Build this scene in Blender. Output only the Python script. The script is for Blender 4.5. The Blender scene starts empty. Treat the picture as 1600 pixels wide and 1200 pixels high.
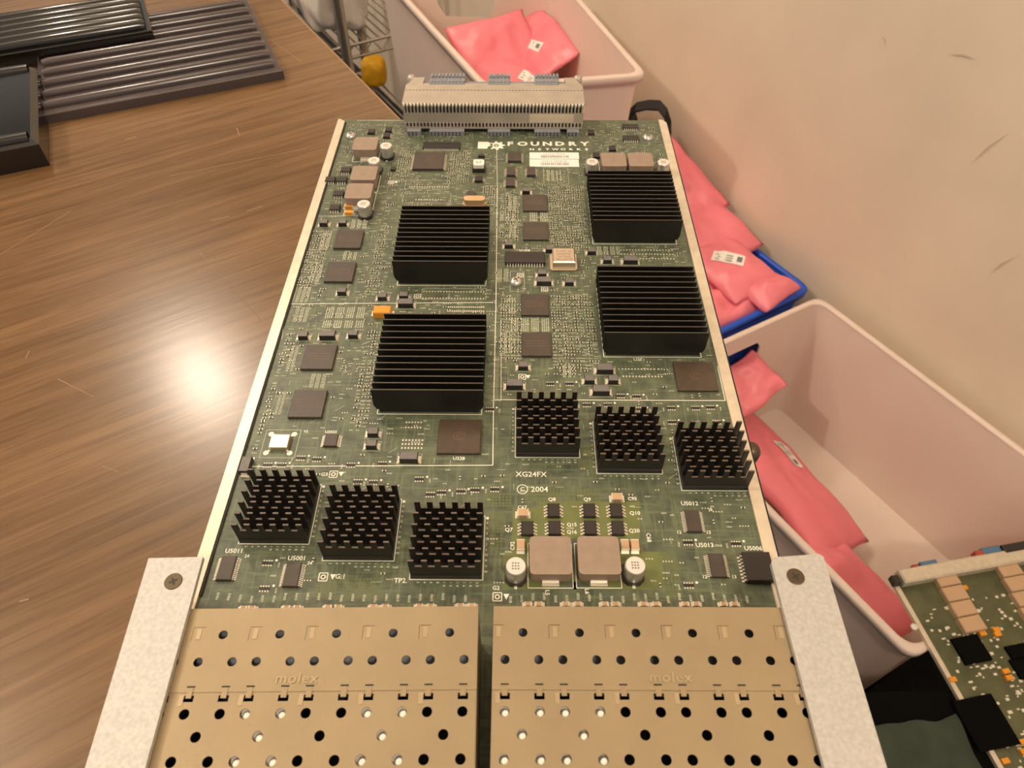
import bpy, bmesh, math, random
from mathutils import Vector, Matrix, noise
from mathutils.geometry import tessellate_polygon

random.seed(7)
SC = bpy.context.scene
COL = SC.collection
MM = 0.001

# ------------------------------------------------------------------ camera
F = 1140.0
TH = math.radians(48.7)
YAW = math.atan(13 / (F / math.cos(TH)))
HC = 206.6                                    # lens height above the card, mm
FWD = Vector((-math.sin(YAW) * math.cos(TH), math.cos(YAW) * math.cos(TH), -math.sin(TH)))
RGT = Vector((math.cos(YAW), math.sin(YAW), 0))
UPV = RGT.cross(FWD)
cam_d = bpy.data.cameras.new('camera')
cam = bpy.data.objects.new('camera', cam_d)
COL.objects.link(cam)
cam_d.sensor_fit = 'HORIZONTAL'
cam_d.sensor_width = 36
cam_d.lens = 36 * F / 1600
cam_d.clip_start = 0.005
cam_d.clip_end = 30
cam.matrix_world = Matrix((
    (RGT.x, UPV.x, -FWD.x, 0), (RGT.y, UPV.y, -FWD.y, 0), (RGT.z, UPV.z, -FWD.z, HC * MM), (0, 0, 0, 1)))
cam_d.dof.use_dof = True
cam_d.dof.focus_distance = 0.275
cam_d.dof.aperture_fstop = 30
SC.camera = cam

# ------------------------------------------------------------------ world, exposure
w = bpy.data.worlds.new('room_air')
SC.world = w
w.use_nodes = True
w.node_tree.nodes['Background'].inputs[0].default_value = (1.0, 0.89, 0.78, 1)
w.node_tree.nodes['Background'].inputs[1].default_value = 0.48
SC.view_settings.view_transform = 'Standard'
SC.view_settings.look = 'None'
SC.view_settings.gamma = 1
SC.view_settings.use_curve_mapping = False
SC.view_settings.exposure = 0.0
LAMP_POWER = 31.0
LAMP_POWER_NEAR = 32.0
FILL_POWER_LEFT = 46.0
LAMP_COLOR = (1.0, 0.855, 0.69)


def at(px, py, z=0.0):
    """photo pixel -> mm point on the horizontal plane at height z"""
    d = FWD * F + RGT * (px - 800) - UPV * (py - 600)
    t = (z - HC) / d.z
    return Vector((d.x * t, d.y * t, z))


# ------------------------------------------------------------------ materials
def srgb(r, g, b):
    f = lambda c: (c / 255 / 12.92) if c / 255 <= 0.04045 else ((c / 255 + 0.055) / 1.055) ** 2.4
    return (f(r), f(g), f(b), 1)


MATS = {}


def mat(name, col, rough=0.6, metal=0.0, var=0.0, scale=400, bump=0.0, bscale=900, spec=0.5, coat=0.0,
        sub=0.0, trans=0.0, stretch=None, lucent=0.0):
    if name in MATS:
        return MATS[name]
    m = bpy.data.materials.new(name)
    m.use_nodes = True
    nt = m.node_tree
    b = nt.nodes['Principled BSDF']
    b.inputs['Base Color'].default_value = col
    b.inputs['Roughness'].default_value = rough
    b.inputs['Metallic'].default_value = metal
    b.inputs['Specular IOR Level'].default_value = spec
    b.inputs['Coat Weight'].default_value = coat
    if trans:
        b.inputs['Transmission Weight'].default_value = trans
    if sub:
        b.inputs['Subsurface Weight'].default_value = sub
        b.inputs['Subsurface Radius'].default_value = (0.02, 0.012, 0.01)
        b.inputs['Subsurface Scale'].default_value = 1.0
    tc = nt.nodes.new('ShaderNodeTexCoord')
    src = tc.outputs['Object']
    if stretch:
        mp = nt.nodes.new('ShaderNodeMapping')
        mp.inputs['Scale'].default_value = stretch
        nt.links.new(src, mp.inputs[0])
        src = mp.outputs[0]
    if var:
        n = nt.nodes.new('ShaderNodeTexNoise')
        n.inputs['Scale'].default_value = scale
        n.inputs['Detail'].default_value = 5
        nt.links.new(src, n.inputs['Vector'])
        r = nt.nodes.new('ShaderNodeValToRGB')
        r.color_ramp.elements[0].position = 0.3
        r.color_ramp.elements[1].position = 0.7
        r.color_ramp.elements[0].color = tuple(c * (1 - var) for c in col[:3]) + (1,)
        r.color_ramp.elements[1].color = tuple(min(1, c * (1 + var)) for c in col[:3]) + (1,)
        nt.links.new(n.outputs['Fac'], r.inputs[0])
        nt.links.new(r.outputs[0], b.inputs['Base Color'])
    if bump:
        n2 = nt.nodes.new('ShaderNodeTexNoise')
        n2.inputs['Scale'].default_value = bscale
        n2.inputs['Detail'].default_value = 4
        nt.links.new(src, n2.inputs['Vector'])
        bp = nt.nodes.new('ShaderNodeBump')
        bp.inputs['Strength'].default_value = bump
        bp.inputs['Distance'].default_value = 0.001
        nt.links.new(n2.outputs['Fac'], bp.inputs['Height'])
        nt.links.new(bp.outputs[0], b.inputs['Normal'])
    if lucent:
        tl = nt.nodes.new('ShaderNodeBsdfTranslucent')
        tl.inputs['Color'].default_value = col
        ms = nt.nodes.new('ShaderNodeMixShader')
        ms.inputs[0].default_value = lucent
        nt.links.new(b.outputs[0], ms.inputs[1])
        nt.links.new(tl.outputs[0], ms.inputs[2])
        nt.links.new(ms.outputs[0], nt.nodes['Material Output'].inputs['Surface'])
    MATS[name] = m
    return m


def wood_material():
    m = bpy.data.materials.new('desk_wood')
    m.use_nodes = True
    nt = m.node_tree
    L = nt.links.new
    b = nt.nodes['Principled BSDF']
    tc = nt.nodes.new('ShaderNodeTexCoord')

    def nz(scale, st, detail=6, rough=0.6):
        mp = nt.nodes.new('ShaderNodeMapping')
        mp.inputs['Scale'].default_value = st
        L(tc.outputs['Object'], mp.inputs[0])
        n = nt.nodes.new('ShaderNodeTexNoise')
        n.inputs['Scale'].default_value = scale
        n.inputs['Detail'].default_value = detail
        n.inputs['Roughness'].default_value = rough
        n.inputs['Distortion'].default_value = 0.4
        L(mp.outputs[0], n.inputs['Vector'])
        return n
    n1 = nz(30, (0.10, 1, 1), 8, 0.7)
    n2 = nz(220, (0.035, 1, 1), 4)
    n3 = nz(420, (0.06, 1, 1), 3)
    r1 = nt.nodes.new('ShaderNodeValToRGB')
    e = r1.color_ramp.elements
    e[0].position = 0.33
    e[0].color = srgb(106, 80, 53)
    e[1].position = 0.68
    e[1].color = srgb(132, 103, 71)
    mid = r1.color_ramp.elements.new(0.5)
    mid.color = srgb(119, 91, 62)
    L(n1.outputs['Fac'], r1.inputs[0])
    r2 = nt.nodes.new('ShaderNodeValToRGB')
    r2.color_ramp.elements[0].position = 0.36
    r2.color_ramp.elements[0].color = (0.78, 0.76, 0.74, 1)
    r2.color_ramp.elements[1].position = 0.62
    r2.color_ramp.elements[1].color = (1.08, 1.08, 1.08, 1)
    L(n2.outputs['Fac'], r2.inputs[0])
    mx = nt.nodes.new('ShaderNodeMix')
    mx.data_type = 'RGBA'
    mx.blend_type = 'MULTIPLY'
    mx.inputs[0].default_value = 0.85
    L(r1.outputs[0], mx.inputs[6])
    L(r2.outputs[0], mx.inputs[7])
    r3 = nt.nodes.new('ShaderNodeValToRGB')
    r3.color_ramp.elements[0].position = 0.38
    r3.color_ramp.elements[0].color = (0.72, 0.68, 0.64, 1)
    r3.color_ramp.elements[1].position = 0.55
    r3.color_ramp.elements[1].color = (1, 1, 1, 1)
    L(n3.outputs['Fac'], r3.inputs[0])
    mx2 = nt.nodes.new('ShaderNodeMix')
    mx2.data_type = 'RGBA'
    mx2.blend_type = 'MULTIPLY'
    mx2.inputs[0].default_value = 0.7
    L(mx.outputs[2], mx2.inputs[6])
    L(r3.outputs[0], mx2.inputs[7])
    L(mx2.outputs[2], b.inputs['Base Color'])
    b.inputs['Roughness'].default_value = 0.23
    b.inputs['Specular IOR Level'].default_value = 0.4
    bp = nt.nodes.new('ShaderNodeBump')
    bp.inputs['Strength'].default_value = 0.05
    bp.inputs['Distance'].default_value = 0.0003
    L(n3.outputs['Fac'], bp.inputs['Height'])
    L(bp.outputs[0], b.inputs['Normal'])
    return m


def pcb_material():
    m = bpy.data.materials.new('solder_mask_green')
    m.use_nodes = True
    nt = m.node_tree
    L = nt.links.new
    b = nt.nodes['Principled BSDF']
    tc = nt.nodes.new('ShaderNodeTexCoord')
    n = nt.nodes.new('ShaderNodeTexNoise')
    n.inputs['Scale'].default_value = 150
    n.inputs['Detail'].default_value = 8
    n.inputs['Roughness'].default_value = 0.65
    L(tc.outputs['Object'], n.inputs['Vector'])
    r = nt.nodes.new('ShaderNodeValToRGB')
    r.color_ramp.elements[0].position = 0.32
    r.color_ramp.elements[0].color = srgb(60, 69, 58)
    r.color_ramp.elements[1].position = 0.68
    r.color_ramp.elements[1].color = srgb(100, 108, 86)
    L(n.outputs['Fac'], r.inputs[0])
    # fine copper tracks under the mask: stretched noise in both directions
    cols = r.outputs[0]
    for st in ((60, 900, 1), (900, 60, 1)):
        mp = nt.nodes.new('ShaderNodeMapping')
        mp.inputs['Scale'].default_value = st
        L(tc.outputs['Object'], mp.inputs[0])
        v = nt.nodes.new('ShaderNodeTexNoise')
        v.inputs['Scale'].default_value = 1.0
        v.inputs['Detail'].default_value = 2
        L(mp.outputs[0], v.inputs['Vector'])
        rr = nt.nodes.new('ShaderNodeValToRGB')
        rr.color_ramp.elements[0].position = 0.56
        rr.color_ramp.elements[0].color = (0, 0, 0, 1)
        rr.color_ramp.elements[1].position = 0.62
        rr.color_ramp.elements[1].color = (0.45, 0.45, 0.45, 1)
        L(v.outputs['Fac'], rr.inputs[0])
        mx = nt.nodes.new('ShaderNodeMix')
        mx.data_type = 'RGBA'
        L(rr.outputs[0], mx.inputs[0])
        L(cols, mx.inputs[6])
        mx.inputs[7].default_value = srgb(112, 122, 92)
        cols = mx.outputs[2]
    L(cols, b.inputs['Base Color'])
    b.inputs['Roughness'].default_value = 0.42
    return m


M = {
    'wood': wood_material(),
    'pcb': pcb_material(),
    'wall': mat('wall_paint', srgb(232, 213, 190), 0.85, var=0.06, scale=9, bump=0.25, bscale=160),
    'ceiling': mat('ceiling_paint', srgb(232, 224, 210), 0.9),
    'floor': mat('dark_carpet', srgb(38, 34, 30), 0.95, var=0.3, scale=60),
    'soffit': mat('dark_soffit', srgb(46, 36, 28), 0.8),
    'desk_edge': mat('desk_edge_band', srgb(150, 112, 76), 0.5),
    'scratch': mat('pale_scratch', srgb(132, 104, 72), 0.6),
    'leg': mat('desk_leg_steel', srgb(40, 38, 36), 0.5),
    'black': mat('black_anodised', srgb(20, 18, 16), 0.42, var=0.2, scale=300, spec=0.5),
    'black_edge': mat('fin_edge_highlight', srgb(74, 69, 64), 0.4, metal=0.2),  # paler colour paints a highlight along the fin tops
    'pin_black': mat('pin_heatsink_black', srgb(34, 29, 25), 0.5),
    'pin_edge': mat('pin_edge_highlight', srgb(104, 92, 82), 0.45),
    'emboss': mat('embossed_metal', srgb(184, 168, 138), 0.3, metal=0.4),
    'bga_logo': mat('bga_logo_print', srgb(108, 80, 62), 0.5),
    'chip': mat('chip_epoxy', srgb(70, 61, 55), 0.42, var=0.12, scale=300),
    'chip2': mat('chip_epoxy_dark', srgb(44, 38, 36), 0.45, var=0.12, scale=300),
    'chipb': mat('bga_lid', srgb(74, 61, 50), 0.40, var=0.15, scale=260),
    'print': mat('faint_print', srgb(98, 82, 70), 0.5),
    'tant': mat('black_tantalum', srgb(38, 36, 38), 0.45),
    'tant_top': mat('tantalum_top_print', srgb(112, 108, 106), 0.5, var=0.15, scale=900),
    'orange': mat('orange_tantalum', srgb(222, 148, 44), 0.5),
    'tan': mat('ferrite_tan', srgb(150, 131, 116), 0.45, var=0.08, scale=250),
    'mlcc': mat('ceramic_tan', srgb(190, 158, 126), 0.5),
    'tin': mat('tinned_metal', srgb(224, 218, 204), 0.3, metal=0.4),
    'pad': mat('solder_pad', srgb(222, 216, 198), 0.36, metal=0.15),
    'alu': mat('capacitor_can', srgb(205, 202, 198), 0.30, metal=0.75),
    'alu_top': mat('capacitor_top', srgb(226, 220, 214), 0.35, metal=0.25),
    'silk': mat('silkscreen_white', srgb(238, 238, 224), 0.6),
    'silk_dim': mat('silkscreen_fine', srgb(178, 181, 160), 0.6),
    'paper': mat('white_label', srgb(236, 232, 226), 0.6),
    'ink': mat('label_ink', srgb(120, 114, 112), 0.6),
    'gold': mat('gold_can', srgb(214, 184, 150), 0.22, metal=0.7),
    'crystal': mat('nickel_can', srgb(208, 190, 172), 0.28, metal=0.7),
    'pour': mat('copper_pour_green', srgb(104, 112, 66), 0.42, var=0.1, scale=200),
    'thief': mat('mask_over_copper', srgb(98, 106, 62), 0.45),
    'rail': mat('rail_metal', srgb(216, 204, 184), 0.36, metal=0.35, var=0.08, scale=200),
    'rail_dark': mat('rail_rubber', srgb(34, 32, 30), 0.7),
    'cage': mat('cage_nickel', srgb(160, 143, 114), 0.42, metal=0.4, var=0.06, scale=60, bump=0.05, bscale=900),
    'cage_in': mat('cage_inside', srgb(30, 28, 26), 0.7),
    'cage_tab': mat('cage_tab', srgb(178, 160, 130), 0.36, metal=0.4),
    'plug': mat('white_port_plug', srgb(238, 234, 224), 0.5),
    'bracket': mat('zinc_bracket', srgb(188, 187, 184), 0.5, metal=0.35, var=0.12, scale=900, bump=0.10, bscale=1500),
    'screw_dk': mat('dark_screw', srgb(96, 84, 68), 0.35, metal=0.7),
    'conn': mat('connector_shield', srgb(184, 176, 166), 0.40, metal=0.55, var=0.08, scale=120),
    'conn_gr': mat('connector_plastic', srgb(134, 138, 146), 0.5),
    'conn_dk': mat('connector_gap', srgb(40, 38, 38), 0.6),
    'shine': mat('bright_tip', srgb(240, 234, 222), 0.25, metal=0.5),
    'bin': mat('white_polypropylene', srgb(244, 226, 214), 0.5, var=0.03, scale=12, lucent=0.22),
    'blue': mat('blue_plastic', srgb(34, 84, 196), 0.4),
    'pink': mat('pink_antistatic', srgb(252, 140, 154), 0.36, var=0.08, scale=18, lucent=0.18),
    'smoke': mat('smoky_plastic', srgb(74, 65, 66), 0.22, spec=0.7),
    'smoke_dk': mat('black_glossy_plastic', srgb(22, 20, 20), 0.16, spec=0.8),
    'strap': mat('black_strap', srgb(20, 18, 18), 0.6),
    'chrome': mat('chrome_wire', srgb(190, 186, 180), 0.25, metal=0.9),
    'wrap': mat('clear_wrap', srgb(214, 206, 200), 0.25, spec=0.8, var=0.2, scale=20),
    'yellow': mat('yellow_plastic', srgb(236, 176, 20), 0.5),
    'green_cloth': mat('dark_green_cloth', srgb(52, 62, 50), 0.9, var=0.2, scale=60, bump=0.3, bscale=300),
    'blackbox': mat('void_black', srgb(8, 8, 8), 0.95, spec=0.1),
    'cardboard': mat('cardboard', srgb(150, 116, 80), 0.85),
    'pcb2': mat('second_card_mask', srgb(84, 86, 58), 0.45, var=0.35, scale=55),
    'bluebit': mat('blue_latch', srgb(80, 116, 150), 0.5),
    'redbit': mat('red_latch', srgb(170, 70, 50), 0.5),
}


# ------------------------------------------------------------------ mesh builder (all in mm)
class MB:
    def __init__(self):
        self.v, self.f, self.s = [], [], []

    def add(self, vs, fs, smooth=False):
        o = len(self.v)
        self.v += [tuple(p) for p in vs]
        self.f += [tuple(i + o for i in f) for f in fs]
        self.s += [smooth] * len(fs)
        return self

    def box(self, c, s, ch=0.0, rz=0.0):
        """box with base centre c=(x,y,z0) and size s; ch chamfers the top edge"""
        x, y, z = c
        a, b, h = s[0] / 2, s[1] / 2, s[2]
        pts = [(-a, -b, 0), (a, -b, 0), (a, b, 0), (-a, b, 0)]
        if ch:
            pts += [(-a, -b, h - ch), (a, -b, h - ch), (a, b, h - ch), (-a, b, h - ch)]
            a2, b2 = a - ch, b - ch
            pts += [(-a2, -b2, h), (a2, -b2, h), (a2, b2, h), (-a2, b2, h)]
            fs = [(3, 2, 1, 0), (0, 1, 5, 4), (1, 2, 6, 5), (2, 3, 7, 6), (3, 0, 4, 7),
                  (4, 5, 9, 8), (5, 6, 10, 9), (6, 7, 11, 10), (7, 4, 8, 11), (8, 9, 10, 11)]
        else:
            pts += [(-a, -b, h), (a, -b, h), (a, b, h), (-a, b, h)]
            fs = [(3, 2, 1, 0), (0, 1, 5, 4), (1, 2, 6, 5), (2, 3, 7, 6), (3, 0, 4, 7), (4, 5, 6, 7)]
        cs, sn = math.cos(rz), math.sin(rz)
        return self.add([(x + p[0] * cs - p[1] * sn, y + p[0] * sn + p[1] * cs, z + p[2]) for p in pts], fs)

    def prism(self, poly, z0, z1):
        n = len(poly)
        self.add([(p[0], p[1], z0) for p in poly] + [(p[0], p[1], z1) for p in poly],
                 [tuple(range(n - 1, -1, -1)), tuple(range(n, 2 * n))] +
                 [(i, (i + 1) % n, n + (i + 1) % n, n + i) for i in range(n)])
        return self

    def profile_y(self, poly, y0, y1):
        """poly in (x,z), extruded along y"""
        n = len(poly)
        tris = tessellate_polygon([[Vector((p[0], p[1], 0)) for p in poly]])
        vs = [(p[0], y0, p[1]) for p in poly] + [(p[0], y1, p[1]) for p in poly]
        fs = [tuple(t) for t in tris] + [tuple(n + i for i in reversed(t)) for t in tris]
        fs += [(i, (i + 1) % n, n + (i + 1) % n, n + i) for i in range(n)]
        return self.add(vs, fs)

    def lathe(self, c, prof, n=20, smooth=True):
        """prof: list of (r, z) bottom to top, closed with caps"""
        x, y, z = c
        vs, fs = [], []
        for r, h in prof:
            vs += [(x + r * math.cos(2 * math.pi * i / n), y + r * math.sin(2 * math.pi * i / n), z + h) for i in range(n)]
        for k in range(len(prof) - 1):
            for i in range(n):
                j = (i + 1) % n
                fs.append((k * n + i, k * n + j, (k + 1) * n + j, (k + 1) * n + i))
        self.add(vs, fs, smooth)
        o = (len(prof) - 1) * n
        self.f.append(tuple(len(self.v) - n + i for i in range(n)))
        self.s.append(False)
        self.f.append(tuple(len(self.v) - len(vs) + i for i in range(n - 1, -1, -1)))
        self.s.append(False)
        return self

    def quad(self, x0, y0, x1, y1, z):
        return self.add([(x0, y0, z), (x1, y0, z), (x1, y1, z), (x0, y1, z)], [(0, 1, 2, 3)])

    def line(self, p, q, wd, z):
        d = Vector((q[0] - p[0], q[1] - p[1], 0))
        if d.length < 1e-6:
            return self
        n = Vector((-d.y, d.x, 0)).normalized() * wd / 2
        a, b = Vector((p[0], p[1], z)), Vector((q[0], q[1], z))
        return self.add([a - n, b - n, b + n, a + n], [(0, 1, 2, 3)])

    def sheet(self, outer, holes, z0, z1):
        """flat plate with through holes"""
        loops = [[Vector((p[0], p[1], 0)) for p in outer]] + [[Vector((p[0], p[1], 0)) for p in h] for h in holes]
        flat = [p for l in loops for p in l]
        tris = tessellate_polygon(loops)
        n = len(flat)
        vs = [(p.x, p.y, z1) for p in flat] + [(p.x, p.y, z0) for p in flat]
        fs = []
        for t in tris:
            a, b, c = (flat[i] for i in t)
            if (b - a).cross(c - a).z < 0:
                t = (t[0], t[2], t[1])
            fs.append(tuple(t))
            fs.append((n + t[2], n + t[1], n + t[0]))
        o = 0
        for l in loops:
            k = len(l)
            for i in range(k):
                j = (i + 1) % k
                fs.append((o + i, n + o + i, n + o + j, o + j))
            o += k
        return self.add(vs, fs)

    def tube(self, pts, r, n=8, closed=False):
        pts = [Vector(p) for p in pts]
        vs, fs = [], []
        m = len(pts)
        for k, p in enumerate(pts):
            if closed:
                d = pts[(k + 1) % m] - pts[k - 1]
            else:
                d = pts[min(k + 1, m - 1)] - pts[max(k - 1, 0)]
            d.normalize()
            a = d.orthogonal().normalized() if abs(d.z) > 0.95 else d.cross(Vector((0, 0, 1))).normalized()
            b = d.cross(a)
            vs += [p + (a * math.cos(2 * math.pi * i / n) + b * math.sin(2 * math.pi * i / n)) * r for i in range(n)]
        for k in range(m if closed else m - 1):
            for i in range(n):
                j = (i + 1) % n
                k2 = (k + 1) % m
                fs.append((k * n + i, k * n + j, k2 * n + j, k2 * n + i))
        self.add(vs, fs, True)
        return self

    def band(self, pts, side, wd, th, closed=True):
        """flat strap: rectangle section following pts; side = width direction"""
        pts = [Vector(p) for p in pts]
        side = Vector(side).normalized() * wd / 2
        vs, fs = [], []
        m = len(pts)
        for k, p in enumerate(pts):
            d = pts[(k + 1) % m] - pts[k - 1]
            nrm = d.cross(side).normalized() * th / 2
            vs += [p - side - nrm, p + side - nrm, p + side + nrm, p - side + nrm]
        for k in range(m if closed else m - 1):
            k2 = (k + 1) % m
            for i in range(4):
                j = (i + 1) % 4
                fs.append((k * 4 + i, k * 4 + j, k2 * 4 + j, k2 * 4 + i))
        return self.add(vs, fs)

    def mesh(self, name):
        me = bpy.data.meshes.new(name)
        me.from_pydata([(p[0] * MM, p[1] * MM, p[2] * MM) for p in self.v], [], self.f)
        me.polygons.foreach_set('use_smooth', self.s)
        bm = bmesh.new()
        bm.from_mesh(me)
        bmesh.ops.recalc_face_normals(bm, faces=bm.faces)
        bm.to_mesh(me)
        bm.free()
        return me


WLOC = {}


def put(name, me, m, parent=None, loc=(0, 0, 0), rz=0.0, kind=None, label=None):
    """link a mesh as one object at a world place given in mm"""
    if isinstance(me, MB):
        flat = all(abs(p[2] - me.v[0][2]) < 1e-9 for p in me.v) if me.v else False
        if flat:
            d = bpy.data.meshes.new(name)
            d.from_pydata([(p[0] * MM, p[1] * MM, p[2] * MM) for p in me.v], [], me.f)
            me = d
        else:
            me = me.mesh(name)
    if not me.materials:
        me.materials.append(M[m])
    o = bpy.data.objects.new(name, me)
    COL.objects.link(o)
    lw = Vector(loc)
    if parent is not None:
        pl, pr = WLOC[parent.name]
        o.parent = parent
        q = lw - pl
        c, s = math.cos(-pr), math.sin(-pr)
        o.location = Vector((q.x * c - q.y * s, q.x * s + q.y * c, q.z)) * MM
        o.rotation_euler = (0, 0, rz - pr)
    else:
        o.location = lw * MM
        o.rotation_euler = (0, 0, rz)
    WLOC[o.name] = (lw, rz)
    if kind:
        o['kind'] = kind
    if label:
        o['label'] = label
    return o


def thing(name, loc, label, cat, rz=0.0, group=None, kind=None):
    o = bpy.data.objects.new(name, None)
    o.empty_display_size = 0.02
    COL.objects.link(o)
    o.location = Vector(loc) * MM
    o.rotation_euler = (0, 0, rz)
    WLOC[o.name] = (Vector(loc), rz)
    tag(o, label, cat, group, kind)
    return o


def tag(o, label, cat, group=None, kind=None):
    o['label'] = label
    o['category'] = cat
    if group:
        o['group'] = group
    if kind:
        o['kind'] = kind


def text_geo(s, size, offset=0.0, xs=1.0, spacing=1.0, align='CENTER'):
    cu = bpy.data.curves.new('lettering', 'FONT')
    cu.body = s
    cu.size = size
    cu.align_x = align
    cu.align_y = 'CENTER'
    cu.offset = offset
    cu.space_character = spacing
    cu.resolution_u = 2
    ob = bpy.data.objects.new('lettering', cu)
    COL.objects.link(ob)
    dg = bpy.context.evaluated_depsgraph_get()
    me = bpy.data.meshes.new_from_object(ob.evaluated_get(dg))
    vs = [(v.co.x * xs, v.co.y) for v in me.vertices]
    fs = [tuple(p.vertices) for p in me.polygons]
    bpy.data.objects.remove(ob)
    bpy.data.curves.remove(cu)
    bpy.data.meshes.remove(me)
    return vs, fs


TCACHE = {}


def add_text(mb, s, p, size, rz=0.0, z=0.04, offset=0.0, xs=1.0, spacing=1.0, th=0.0):
    key = (s, size, offset, xs, spacing)
    if key not in TCACHE:
        TCACHE[key] = text_geo(s, size, offset, xs, spacing)
    vs, fs = TCACHE[key]
    c, sn = math.cos(rz), math.sin(rz)
    pts = [(p[0] + x * c - y * sn, p[1] + x * sn + y * c, z) for x, y in vs]
    mb.add(pts, fs)


CACHE = {}


def cached(key, fn):
    if key not in CACHE:
        CACHE[key] = fn().mesh(key[0])
    return CACHE[key]


DIR = Vector((0.526, -0.851, 0))              # along the desk edge and the wall, towards the viewer
NRM = Vector((0.851, 0.526, 0))               # across, towards the wall
ROOM = math.atan2(0.526, 0.851)

# ================================================================== the room
FLOOR_Z, DESK_Z, CEIL_Z = -768.0, -18.0, 1650.0


def roomp(n, t, z=0.0):
    """n mm towards the wall, t mm away along the wall"""
    return NRM * n - DIR * t + Vector((0, 0, z))


o = put('floor', MB().box((0, 0, -20), (4600, 6400, 20)), 'floor', loc=(roomp(-1580, 1000) + Vector((0, 0, FLOOR_Z))), rz=ROOM)
tag(o, 'dark carpeted floor under the desk and the bins', 'floor', kind='structure')
wn = 697.0
o = put('wall_right', MB().box((0, 0, 0), (80, 6400, CEIL_Z - FLOOR_Z)), 'wall', loc=roomp(wn + 40, 1000, FLOOR_Z), rz=ROOM)
tag(o, 'cream painted wall with faint scuffs behind the plastic bins', 'wall', kind='structure')
sc = MB()
# scuffs on the wall as thin raised smears of dirt
scuff = [((1515, 258), (1580, 205)), ((1480, 85), (1528, 94)), ((1378, 56), (1382, 72)), ((1545, 430), (1590, 400))]


def on_wall(px, py, off=0.0):
    d = FWD * F + RGT * (px - 800) - UPV * (py - 600)
    c = Vector((0, 0, HC))
    t = (wn - off - c.dot(NRM)) / d.dot(NRM)
    return c + d * t


WALLROOT = o
for a, b in scuff:
    p, q = on_wall(*a, 0.3), on_wall(*b, 0.3)
    d = (q - p).normalized()
    k = d.cross(NRM).normalized()
    m_ = (p + q) / 2 + k * 2.0
    sc.add([p, m_ - k * 0.8, q, m_ + k * 0.8], [(0, 1, 2, 3)])
sco = put('wall_scuff', sc, 'ink', parent=None)
mw = sco
mw.parent = WALLROOT
mw.matrix_parent_inverse = Matrix.LocRotScale(WALLROOT.location, WALLROOT.rotation_euler, None).inverted()
sco.data.materials.clear()
sco.data.materials.append(mat('scuff_dirt', srgb(204, 186, 164), 0.9))
# ceiling in two slabs beside a dark soffit
cz = CEIL_Z
k = (cz - DESK_Z) / (HC - DESK_Z)
corner = Vector((-145.2, 206.9, 0)) + Vector((-145.2, 206.9, 0)) * k
cn, ct = corner.dot(NRM), -corner.dot(DIR)
c1 = put('ceiling', MB().box((0, 0, 0), (737 - cn, 6400, 60)), 'ceiling', loc=roomp((737 + cn) / 2, 1000, cz), rz=ROOM)
tag(c1, 'pale painted ceiling above the desk', 'ceiling', kind='structure')
t0, t1 = -2200, ct
put('ceiling_panel', MB().box((0, 0, 0), (2600, t1 - t0, 60)), 'ceiling', parent=c1, loc=roomp(cn - 1300, (t0 + t1) / 2, cz), rz=ROOM)
put('soffit', MB().box((0, 0, 0), (2600, 4200 - t1, 120)), 'soffit', parent=c1, loc=roomp(cn - 1300, (4200 + t1) / 2, cz - 30), rz=ROOM)

# ceiling lamps: holder and bulb light


def ceiling_lamp(lp, power, label):
    lamp = thing('ceiling_lamp', (lp[0], lp[1], cz), label, 'lamp', group='ceiling bulbs')
    put('rose', MB().lathe((0, 0, -20), [(55, 0), (60, 8), (60, 20)], 28), 'ceiling', parent=lamp, loc=(lp[0], lp[1], cz))
    put('cord', MB().lathe((0, 0, -170), [(3, 0), (3, 150)], 8), 'plug', parent=lamp, loc=(lp[0], lp[1], cz))
    put('socket', MB().lathe((0, 0, -226), [(20, 0), (22, 10), (24, 56)], 20), 'plug', parent=lamp, loc=(lp[0], lp[1], cz))
    ld = bpy.data.lights.new('bulb', 'POINT')
    ld.energy = power
    ld.color = LAMP_COLOR
    ld.shadow_soft_size = 0.055
    lo = bpy.data.objects.new('bulb', ld)
    COL.objects.link(lo)
    lo.parent = lamp
    lo.location = (0, 0, (lp[2] - cz) * MM)


ceiling_lamp((-908, 1404, 1350), LAMP_POWER, 'bare warm hanging bulb whose reflection shows on the desk')
ceiling_lamp((330, -650, 1350), LAMP_POWER_NEAR, 'bare warm hanging bulb above and behind the viewer')
ceiling_lamp((-1450, 330, 1400), FILL_POWER_LEFT, 'added warm fill bulb hanging unseen high to the left of the desk')  # added fill light with no visible source, brightens the desk's lower left

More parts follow.
